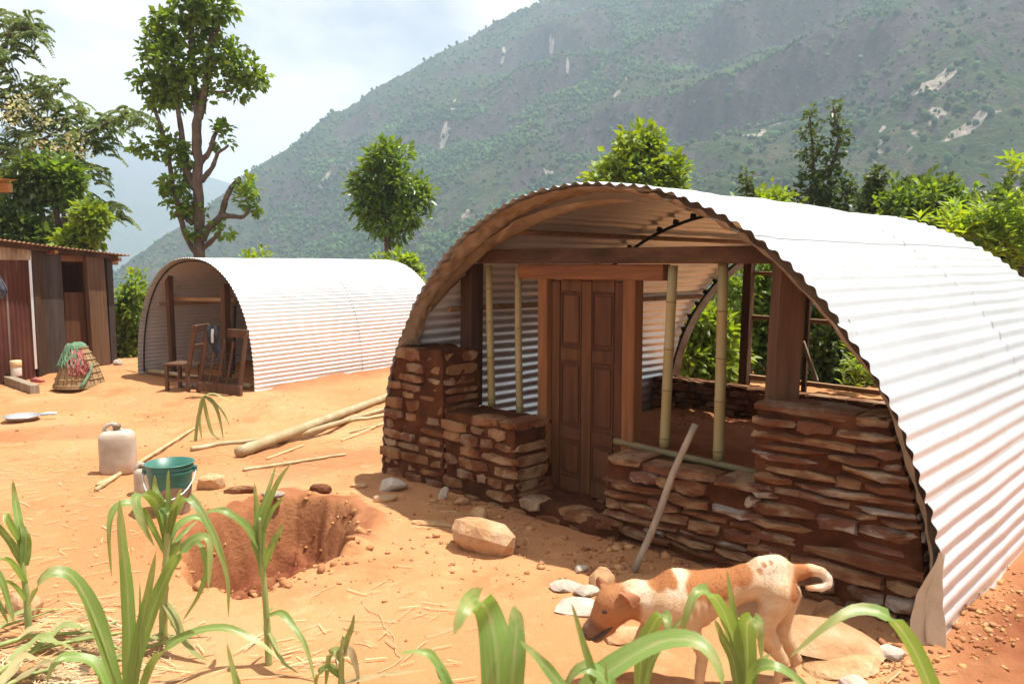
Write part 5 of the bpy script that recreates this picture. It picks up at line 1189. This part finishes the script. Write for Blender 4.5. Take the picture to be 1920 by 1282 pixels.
    for f_a, f_b in ((0, 2), ): 
        n_ = np.cross(V[Q[:, 1]] - V[Q[:, 0]], V[Q[:, 2]] - V[Q[:, 0]])
        for i in range(4): np.add.at(fv, Q[:, i], n_)
    NV = fv / (np.linalg.norm(fv, axis=1)[:, None] + 1e-12)
    cc_ = D(1290, 1120); rib = np.sin((V[:, 0] - cc_[0]) * 150 + (V[:, 2] - cc_[2]) * 35) * np.exp(-((V[:, 0] - cc_[0] - .05) / .12) ** 2) * np.exp(-((V[:, 2] - cc_[2] + .02) / .09) ** 2)
    V = V + NV * (.0028 * rib + .006 * fbm(V * 7, 3, 410) + .002 * fbm(V * 25, 3, 411))[:, None]
    # coat colours: where the brown patches, spots, dark muzzle and pink lie
    def near(px, py, rx, dy=None): 
        p = D(px, py); dd = V - p; return np.hypot(dd[:, 0], dd[:, 2]) / rx + .25 * fbm(V * 9, 3, 400)
    brown = np.zeros(len(V))
    for a in ((1335, 1078, .100), (1378, 1064, .065), (1300, 1086, .055), (1500, 1075, .06), (1483, 1090, .055), (1228, 1080, .045), (1250, 1075, .035)): brown = np.maximum(brown, 1 - sstep(.75, 1.15, near(*a)))
    for a in ((1427, 1052, .012), (1440, 1048, .010), (1418, 1062, .014), (1390, 1060, .03)): brown = np.maximum(brown, .8 * (1 - sstep(.7, 1.1, near(*a))))
    hd = 1 - sstep(.85, 1.10, near(1148, 1135, .130)); brown = np.maximum(brown, .9 * hd)
    mz = 1 - sstep(.5, 1.1, near(1106, 1186, .095))
    white = np.maximum(1 - sstep(.6, 1.1, near(1262, 1075, .075)), 1 - sstep(.6, 1.1, near(1440, 1050, .08))); white = np.maximum(white, 1 - sstep(.6, 1.1, near(1195, 1110, .07))) * (1 - brown)
    white = np.maximum(white * .62, 1 - sstep(.7, 1.05, near(1545, 1090, .07)))
    tan = np.clip(.35 + .6 * fbm(V * 6, 3, 401) + .35 * sstep(.55, .25, V[:, 2]), 0, 1)
    m = mat('dog_coat', [(.50, .33, .19), (.56, .39, .24), (.60, .44, .29)], scale=10, rough=.85, spec=.15, bump=.5, bscale=110, stretch=(1, 1, 2.5),
            extra=mask_mix(['tan', 'white', 'brown', 'muzzle'], [(.46, .27, .13), (.62, .50, .38), (.34, .135, .05), (.13, .065, .045)]))
    o = quads_obj('dog', V, Q, m, None, smooth=True, attrs={'tan': tan * .6, 'white': white, 'brown': brown, 'muzzle': mz * .85})
    base = np.array([pz(1390, DY, 0)[0], DY, 0]); me = o.data
    me.transform(Matrix.Translation(Vector(-base))); o.location = tuple(base)
    tag(o, 'lean tan and white dog with curled tail walking past the stone wall', 'dog')
    k = 16000; pick = RNG.integers(0, len(V), k); T_ = np.array([.75, 0, -.45]) - NV[pick] * (NV[pick] @ np.array([.75, 0, -.45]))[:, None]; T_ = T_ + RNG.normal(size=(k, 3)) * .25 + NV[pick] * .12
    P_ = V[pick] + RNG.normal(size=(k, 3)) * .003 - NV[pick] * .001; FV, FT = leaf_quads(P_, T_, NV[pick], RNG.uniform(.006, .011, k), np.full(k, .0022))
    fa = lambda a: np.repeat(np.clip(a[pick] * RNG.uniform(.75, 1.25, k), 0, 1), 4)
    fur = quads_obj('fur', FV - base, FT, m, o, attrs={'tan': fa(tan * .6), 'white': fa(white), 'brown': fa(brown), 'muzzle': fa(mz * .85)}); tag(fur, kind='stuff')
    dark = mat('dog_dark', [(.02, .014, .012), (.03, .022, .02)], rough=.35, spec=.5)
    def ball(name, p, r, m_, sx=1, sy=1, sz=1):
        V_ = IV2 * np.array([r * sx, r * sy, r * sz]) + (np.asarray(p) - base); return mesh_obj(name, V_, IF2, m_, o, True)
    ball('nose', D(1096, 1186), .030, dark, .9, 1.1, .8)
    ball('eye', D(1137, 1146, -.068), .017, dark, 1.3, .7, .7); ball('eye', D(1126, 1144, .062), .014, dark, 1.2, .7, .7)
    mb = MB(); mb.tube(spline([D(1102, 1198, -.018) - base, D(1118, 1196, -.038) - base, D(1134, 1186, -.050) - base, D(1148, 1174, -.062) - base], 14), [.007] * 14, 6); mb.build('mouth', dark, o, True)
    earm = mat('dog_ear', [(.30, .12, .055), (.40, .17, .08)], rough=.8, transl=.2)
    def ear(P, w, dp):
        n = 8; C_ = spline(P, n); t = np.linspace(0, 1, n); ww = w * np.sin(np.clip(.25 + t * .75, 0, 1) * PI) ** .7
        V_ = []
        for sgn in (-1, 1):
            for i in range(n):
                for u in (-1, -.4, .4, 1): V_.append(C_[i] - base + np.array([u * ww[i], dp * (1 - u * u) * .5 + sgn * .004 * (1 - abs(u)), -.10 * abs(u) * ww[i]]))
        mesh_obj('ear', V_, np.concatenate([grid_faces(n, 4), grid_faces(n, 4, base=n * 4)[:, ::-1]]).tolist(), earm, o, True)
    ear([D(1168, 1108, -.075), D(1182, 1114, -.105), D(1190, 1124, -.118), D(1188, 1140, -.118)], .034, .02)
    ear([D(1134, 1104, .06), D(1128, 1092, .075), D(1122, 1080, .08)], .030, -.03)
    return o
dog()
# ---------------------------------------------------------------- trees and bushes
def blobs(Y, L, sq=1.0):
    o = []
    for b in L:
        px, py, r = b[:3]; dy = b[3] if len(b) > 3 else rnd.uniform(-.5, .5) * r / F * Y; c = at(px, py, Y + dy); R = r / F * (Y + dy); o.append((*c, R, R * 1.0, R * sq))
    return o
def tree(name, label, Y, limbs, bl, leafm_, ln, wd, clusters, per, spread, bark='bark', droop=.15, up=.6, group=None, cat='tree', shell=.6, extra=None, base=None):
    l0 = limbs[0][0] if limbs else [base]
    b = at(l0[0][0], l0[0][1], Y); b[2] = min(gz(b[0], b[1]), b[2]) - .05
    o = thing(name, label, cat, b, 0, group)
    if limbs:
        mb = MB()
        for i, (pts, r0, r1) in enumerate(limbs):
            P = [at(px, py, Y + (rnd.uniform(-.02, .02) * Y * .3 if k and i else 0)) for k, (px, py) in enumerate(pts)]
            if i == 0 and P[0][2] > b[2]: P = [b] + P
            S_ = spline(P, max(8, 5 * len(P))); k = len(S_); S_ = S_ + np.stack([fbm(S_ * 2.5 + q * 9 + i, 2, 500 + q) for q in range(3)], -1) * min(.10, r0 * .55)
            mb.tube(S_ - b, np.linspace(r0, r1, k) * (1 + .10 * np.array([rnd.uniform(-1, 1) for _ in range(k)])), 9)
        mb.build('trunk', M[bark], o, True)
    V, T = crown_cloud(blobs(Y, bl), clusters, per, ln, wd, spread, droop, up, shell)
    quads_obj('crown', V - b, T, M[leafm_], o)
    if extra: extra(o, b)
    return o
tree('tall_tree', 'tall forked tree with tiered leafy clumps behind the far shelter', 21.0, [
    ([(371, 520), (372, 470), (373, 400), (371, 320), (370, 250), (372, 215)], .165, .115), ([(372, 222), (364, 170), (362, 110), (360, 40), (358, -60)], .10, .05), ([(372, 222), (388, 160), (396, 100), (397, 40), (394, -60)], .105, .05),
    ([(368, 478), (348, 440), (335, 390), (322, 335), (312, 270), (296, 218), (288, 190)], .08, .04), ([(368, 352), (350, 325), (343, 270), (332, 200), (326, 160)], .11, .05), ([(362, 420), (345, 408), (330, 395)], .07, .03),
    ([(378, 452), (392, 425), (415, 404), (425, 370), (440, 345), (450, 335)], .11, .05), ([(415, 404), (435, 405), (455, 408), (468, 392)], .08, .04), ([(380, 465), (398, 452), (412, 440)], .08, .05), ([(378, 340), (396, 318), (408, 290), (428, 272)], .08, .03), ([(376, 305), (392, 280), (402, 255), (408, 245)], .08, .04), ([(396, 90), (406, 60), (416, 30)], .06, .03), ([(385, 172), (420, 172), (440, 170)], .03, .015)],
    [(306, 40, 22), (296, 75, 22), (318, 85, 20), (345, 20, 26), (385, 5, 28), (412, 12, 22), (362, 62, 26), (396, 55, 16), (325, 112, 30), (285, 100, 18), (345, 128, 28), (380, 112, 20), (425, 108, 24), (460, 132, 26), (447, 165, 20), (482, 150, 14), (440, 85, 12), (290, 158, 28), (318, 172, 26), (266, 148, 14), (298, 188, 20), (352, 172, 16), (395, 180, 14), (412, 255, 17), (300, 262, 9), (285, 280, 10), (262, 272, 8), (325, 282, 22), (350, 300, 15), (330, 350, 20), (310, 340, 11), (345, 388, 20), (322, 380, 14), (380, 400, 8), (452, 338, 13), (468, 360, 11), (455, 378, 10), (418, 432, 7), (480, 390, 5), (362, 435, 6)],
    'leaf_mid', .20, .145, 330, 15, .20, bark='bark', shell=.5)
tree('pollarded_tree', 'round crowned young tree on a thin trunk above the far shelter roof', 24.0, [([(726, 540), (727, 480), (728, 440), (724, 400)], .13, .08), ([(728, 440), (742, 415), (748, 390)], .07, .04)],
    [(727, 305, 34), (712, 290, 20), (745, 290, 20), (695, 345, 34), (760, 350, 38), (725, 365, 46), (782, 370, 22), (690, 370, 28), (720, 405, 40), (765, 400, 30), (745, 430, 22), (705, 412, 18), (668, 355, 14)], 'leaf_glossy', .25, .11, 250, 17, .24, shell=.66)
tree('leafy_tree', 'bright leafy treetop rising behind the near shelter roof', 15.5, [([(1195, 480), (1195, 380), (1195, 320)], .10, .05), ([(1195, 400), (1160, 350), (1145, 320)], .05, .02), ([(1195, 400), (1230, 350), (1245, 310)], .05, .02)],
    [(1195, 278, 32), (1165, 295, 30), (1232, 292, 30), (1200, 320, 48), (1145, 330, 30), (1255, 330, 30), (1190, 355, 55), (1250, 355, 30), (1135, 350, 24), (1215, 262, 14)], 'leaf_bright', .17, .115, 240, 17, .19, up=.9)
# left group
def feather(label, Y, limbs, sprays, m='leaf_feather', flowers=(), n=3, size=.60):
    l0 = limbs[0][0]; b = at(l0[0][0], l0[0][1], Y); b[2] = gz(b[0], b[1]) - .05
    o = thing('feathery_tree', label, 'tree', b)
    mb = MB()
    for pts, r0, r1 in limbs: 
        S_ = spline([at(px, py, Y + rnd.uniform(-.3, .3)) for px, py in pts], 5 * len(pts)); mb.tube(S_ - b, np.linspace(r0, r1, len(S_)), 7)
    mb.build('trunk', M['bark'], o, True)
    P = []; Dd = []; N = []; Ln = []; Wd = []
    for (px, py) in sprays:
        c = at(px, py, Y + rnd.uniform(-.8, .8))
        for f in range(n):
            a = rnd.uniform(0, 2 * PI); d0 = np.array([math.cos(a) * 1.0, math.sin(a) * .8, rnd.uniform(.0, .5)]); L = size * rnd.uniform(.6, 1.2); st = c + np.array([rnd.gauss(0, .25), rnd.gauss(0, .25), rnd.gauss(0, .16)])
            for q in range(13):
                t = q / 12; p = st + d0 * L * t + np.array([0, 0, -.75 * L * t * t]); tg = d0 + np.array([0, 0, -1.5 * t]); tg /= np.linalg.norm(tg); sd_ = np.cross(tg, [0, 0, 1]); sd_ /= np.linalg.norm(sd_) + 1e-6
                for s_ in (-1, 1): P.append(p); Dd.append(sd_ * s_ + tg * .35 + np.array([0, 0, -.75])); N.append([0.3 * rnd.gauss(0, 1), .3 * rnd.gauss(0, 1), 1]); Ln.append(.17 * (1 - .45 * t)); Wd.append(.07)
    V, T = leaf_quads(np.array(P), np.array(Dd), np.array(N), np.array(Ln), np.array(Wd)); quads_obj('crown', V - b, T, M[m], o)
    if flowers:
        C = np.concatenate([at(px, py, Y - .9) + RNG.normal(size=(46, 3)) * [.22, .2, .13] for px, py in flowers]); k = len(C)
        V, T = leaf_quads(C, unit(k), unit(k), np.full(k, .11), np.full(k, .10)); tag(quads_obj('flowers', V - b, T, M['flower'], o), kind='stuff')
    return o
sp_ = [(5, 40), (25, 35), (55, 45), (60, 62), (35, 60), (8, 70), (12, 95), (35, 90), (5, 115), (70, 55), (10, 150), (45, 155), (60, 165), (88, 160), (105, 175), (118, 190), (25, 180), (60, 195), (95, 210), (15, 205), (45, 225), (80, 230), (112, 205), (140, 212), (160, 228), (175, 238), (30, 250), (65, 255), (100, 262), (130, 250), (20, 275), (55, 285), (90, 290), (125, 280), (150, 262), (180, 262), (195, 272), (205, 230), (222, 222), (240, 212), (252, 216), (140, 300), (155, 318), (165, 325), (10, 310), (35, 320), (70, 315), (105, 330), (20, 370), (50, 390), (90, 400), (140, 375), (165, 372), (190, 385), (205, 395), (215, 405), (120, 420), (75, 430), (30, 430), (150, 400), (5, 345), (185, 255), (120, 315)]
feather('large feathery leaved tree with cream blossom at the left edge', 24.0, [([(-40, 540), (-35, 400), (-20, 280), (-30, 150), (-25, 60)], .26, .10), ([(-22, 290), (30, 290), (80, 262), (130, 235)], .09, .03), ([(-30, 390), (40, 330), (90, 310), (150, 260), (210, 228), (250, 215)], .10, .02), ([(-28, 150), (0, 110), (25, 55), (60, 55)], .08, .02), ([(-25, 200), (30, 195), (70, 175), (105, 170)], .07, .02), ([(-35, 430), (60, 420), (130, 390), (190, 385)], .10, .03), ([(80, 300), (110, 330), (125, 300)], .04, .02)], sp_, flowers=[(45, 190), (20, 225), (85, 225), (100, 270), (60, 275), (120, 285), (135, 255), (35, 205), (150, 285), (95, 305)], n=11, size=.52)
tree('small_tree', 'left of two round topped trees behind the shed roof', 19.0, [([(72, 520), (68, 440), (60, 385), (55, 355)], .085, .05), ([(64, 400), (48, 370), (42, 350)], .04, .02)], [(45, 318, 26), (62, 330, 24), (38, 345, 22), (60, 360, 22), (75, 345, 16), (58, 385, 14)], 'leaf_dark', .20, .13, 120, 14, .18, group='round topped trees behind the shed')
tree('small_tree', 'right of two round topped trees behind the shed roof', 19.2, [([(113, 520), (112, 440), (108, 395), (104, 370)], .085, .05), ([(120, 520), (118, 430), (122, 385), (128, 365)], .06, .035), ([(110, 410), (95, 380), (88, 360)], .035, .02)], [(112, 322, 26), (95, 335, 24), (130, 335, 24), (108, 352, 28), (140, 352, 14), (125, 375, 14)], 'leaf_glossy', .20, .13, 130, 14, .18, group='round topped trees behind the shed')
tree('bush', 'bright bush hanging over the right end of the shed roof', 18.5, [([(150, 520), (155, 450), (165, 420)], .05, .03)], [(165, 405, 22), (178, 415, 16), (155, 435, 22), (140, 455, 22), (165, 450, 16), (125, 462, 18)], 'leaf_bright', .20, .12, 110, 14, .2, cat='bush')
tree('bush', 'dark bush behind the left part of the shed roof', 18.8, [([(30, 520), (30, 450)], .05, .03)], [(20, 430, 34), (55, 440, 26), (0, 410, 26), (85, 455, 20)], 'leaf_dark', .2, .13, 120, 14, .22, cat='bush')
tree('bush', 'sunny bush between the shed and the far shelter', 17.6, [([(245, 660), (246, 600), (250, 540)], .05, .02), ([(240, 640), (228, 590)], .03, .015)], [(258, 522, 12), (252, 548, 24), (232, 570, 22), (258, 590, 28), (228, 600, 24), (248, 625, 30), (265, 640, 18), (225, 640, 20), (240, 655, 24)], 'leaf_lime', .17, .10, 190, 13, .17, cat='bush')
tree('bush', 'lime green shrub beside the thin trunk above the far roof', 21.5, [([(758, 560), (760, 510)], .04, .02)], [(760, 500, 20), (745, 492, 12), (770, 512, 16), (712, 492, 9)], 'leaf_lime', .20, .11, 60, 13, .2, cat='bush')
tree('bush', 'tip of a lime shrub just over the middle of the far roof', 20.5, [([(482, 560), (482, 500)], .04, .02)], [(482, 486, 16), (465, 492, 10)], 'leaf_lime', .2, .12, 26, 12, .2, cat='bush')
# right hand side, beyond the near shelter
tree('upright_tree', 'upright dark tree with two leafy spires above the near roof', 17.0, [([(1535, 560), (1540, 440), (1548, 380), (1562, 310), (1572, 250), (1562, 200)], .09, .02), ([(1540, 440), (1528, 350), (1524, 290), (1518, 220)], .05, .015), ([(1538, 430), (1565, 390), (1588, 355)], .05, .02)],
    [(1562, 202, 8), (1566, 218, 10), (1572, 238, 11), (1576, 258, 11), (1570, 280, 11), (1568, 300, 11), (1560, 318, 11), (1514, 208, 7), (1520, 225, 9), (1530, 245, 9), (1510, 250, 6), (1530, 270, 11), (1525, 295, 12), (1512, 285, 8), (1535, 315, 13), (1545, 335, 13), (1505, 322, 8), (1520, 345, 18), (1545, 355, 20), (1530, 385, 24), (1570, 372, 18), (1590, 352, 14), (1578, 335, 8), (1602, 362, 10), (1500, 365, 14), (1590, 385, 20), (1560, 400, 24)], 'leaf_olive', .13, .08, 230, 9, .12, up=.4)
tree('sapling', 'thin leafy sapling tip over the middle of the near roof', 14.5, [([(1400, 520), (1400, 400), (1400, 325)], .03, .008)], [(1400, 328, 5), (1400, 345, 7), (1398, 362, 8), (1402, 380, 10), (1385, 385, 8)], 'leaf_olive', .13, .07, 30, 9, .1)
tree('bush', 'pale leafy bush behind the crest of the near roof', 15.5, [([(1445, 560), (1445, 400)], .05, .02)], [(1445, 372, 18), (1425, 385, 20), (1465, 385, 20), (1380, 392, 14), (1440, 405, 30), (1350, 400, 14)], 'leaf_lime', .15, .09, 110, 11, .18, cat='bush')
tree('curved_tree', 'tree with one long curved branch right of the upright tree', 15.5, [([(1630, 560), (1640, 440), (1655, 400), (1690, 365), (1720, 350), (1745, 355)], .07, .02), ([(1632, 450), (1638, 380), (1645, 335)], .04, .015)], [(1645, 332, 9), (1640, 350, 11), (1635, 372, 14), (1625, 395, 18), (1672, 372, 10), (1700, 355, 14), (1730, 350, 14), (1752, 358, 12), (1650, 410, 18)], 'leaf_olive', .14, .09, 150, 11, .14)
tree('bush', 'broad green bush mass right of the curved branch tree', 15.0, [([(1730, 560), (1730, 420)], .07, .03)], [(1690, 385, 34), (1735, 378, 36), (1775, 365, 22), (1700, 415, 40), (1755, 410, 46), (1800, 395, 36), (1830, 400, 30), (1660, 420, 30), (1790, 430, 40), (1720, 440, 40)], 'leaf_mid', .15, .10, 420, 13, .20, cat='bush')
tree('bush', 'dark bush filling the right edge under the lime leaved one', 12.5, [([(1930, 700), (1920, 500)], .07, .03)], [(1890, 480, 60), (1940, 440, 60), (1850, 470, 40), (1910, 520, 60), (1900, 365, 24), (1860, 385, 20)], 'leaf_dark', .17, .09, 240, 13, .22, cat='bush')
def whorls(label, Y, pts, ln, wd, m, stems, nl=9, cat='bush', name='broadleaf_bush', spread=.10):
    b = at(*stems[0][0], Y); b[2] = gz(b[0], b[1]) - .05; o = thing(name, label, cat, b)
    mb = MB()
    for st in stems: S_ = spline([at(px, py, Y + rnd.uniform(-.1, .1)) for px, py in st], 12); mb.tube(S_ - b, np.linspace(.03, .01, 12), 6)
    mb.build('stem', M['bark'], o, True)
    for (px, py) in pts:
        c = at(px, py, Y + rnd.uniform(-.35, .35)); P = []; Dd = []; N = []; Ln = []
        ax = np.array([rnd.gauss(0, .35), rnd.gauss(-.2, .35), 1]); ax /= np.linalg.norm(ax); e1_ = np.cross(ax, [1, 0, 0]); e1_ /= np.linalg.norm(e1_); e2_ = np.cross(ax, e1_)
        for k in range(nl):
            a = k * 2.4 + rnd.random(); h = k / nl; d = (e1_ * math.cos(a) + e2_ * math.sin(a)) * (1 - .45 * h) + ax * (.15 + .7 * h) ; P.append(c + ax * h * spread - ax * spread * .5); Dd.append(d); N.append(ax + np.array([0, 0, .3])); Ln.append(ln * rnd.uniform(.7, 1.15) * (1 - .3 * h))
        V, T = leaf_quads(np.array(P), np.array(Dd), np.array(N), np.array(Ln), np.array(Ln) * wd / ln); quads_obj('leaf_spray', V - b, T, M[m], o)
    return o
W_ = [(rnd.gauss(1865, 52), rnd.gauss(438, 34)) for _ in range(95)] + [(1800 + rnd.gauss(0, 22), 425 + rnd.gauss(0, 14)) for _ in range(18)] + [(1912 + rnd.gauss(0, 22), rnd.gauss(420, 50)) for _ in range(40)]
whorls('lime leaved bush with narrow drooping leaves at the right edge', 10.6, [w for w in W_ if w[1] > 372 and w[0] < 1990], .24, .075, 'leaf_lime', [[(1880, 700), (1880, 560), (1870, 450)], [(1885, 620), (1920, 500), (1925, 400)], [(1880, 580), (1820, 480), (1800, 425)]])
whorls('leafy branch tip poking in at the right edge above the bushes', 10.2, [(1900, 298), (1915, 305), (1928, 300), (1905, 318), (1925, 322), (1940, 310), (1890, 302)], .20, .07, 'leaf_lime', [[(1960, 700), (1960, 450), (1925, 310)]])
# seen through the open back of the near shelter
tree('bush', 'sunlit bush seen through the open back left of the dark post', 12.8, [([(1310, 760), (1312, 660)], .04, .02)], [(1310, 605, 34), (1285, 640, 30), (1340, 620, 30), (1320, 660, 42), (1280, 680, 30), (1360, 670, 36), (1345, 700, 34), (1300, 710, 34)], 'leaf_bright', .19, .09, 190, 13, .18, cat='bush', up=.9)
tree('bush', 'tall leafy bush behind the dark post of the open back', 14.2, [([(1440, 760), (1440, 600)], .06, .02), ([(1440, 660), (1400, 590), (1380, 540)], .03, .015)], [(1400, 530, 44), (1450, 520, 44), (1430, 570, 50), (1380, 560, 34), (1480, 560, 40), (1440, 620, 50), (1400, 640, 40), (1470, 660, 50), (1420, 690, 44)], 'leaf_mid', .20, .08, 300, 13, .22, cat='bush')
tree('bush', 'dark shaded bush behind the right of the open back', 13.6, [([(1590, 780), (1590, 640)], .06, .02)], [(1560, 590, 50), (1610, 620, 50), (1540, 650, 50), (1590, 680, 55), (1640, 690, 50), (1530, 700, 44), (1600, 730, 44), (1520, 560, 40), (1560, 540, 40)], 'leaf_dark', .17, .08, 330, 13, .2, cat='bush')
whorls('low bush with narrow pale leaves behind the right of the open back', 12.4, [(1620 + rnd.gauss(0, 26), 690 + rnd.gauss(0, 22)) for _ in range(26)], .20, .07, 'leaf_bright', [[(1620, 780), (1620, 690)]])
tree('bush', 'background thicket below the yard edge behind the near shelter', 17.5, [([(1450, 760), (1450, 640)], .07, .03)], [(1350, 560, 60), (1450, 600, 70), (1550, 560, 60), (1620, 600, 60), (1380, 650, 50), (1500, 680, 60), (1600, 690, 60), (1300, 620, 50)], 'leaf_dark', .24, .12, 300, 13, .35, cat='bush')

# ---------------------------------------------------------------- haze
hz = MB(); hz.V = [np.array([(x, y, z) for x in (-2700, 2700) for y in (-80, 2980) for z in (-124, 380)], float)]; hz.F = [[0, 1, 3, 2], [4, 6, 7, 5], [0, 4, 5, 1], [2, 3, 7, 6], [0, 2, 6, 4], [1, 5, 7, 3]]; hz.n = 8
M['haze'] = bpy.data.materials.new('haze'); M['haze'].use_nodes = True; t = M['haze'].node_tree; t.nodes.clear()
vo = t.nodes.new('ShaderNodeVolumePrincipled'); oo = t.nodes.new('ShaderNodeOutputMaterial'); t.links.new(vo.outputs[0], oo.inputs['Volume'])
vo.inputs['Color'].default_value = (.66, .82, 1.0, 1); vo.inputs['Density'].default_value = .00046; vo.inputs['Anisotropy'].default_value = .15
tag(hz.build('haze', M['haze']), kind='stuff')
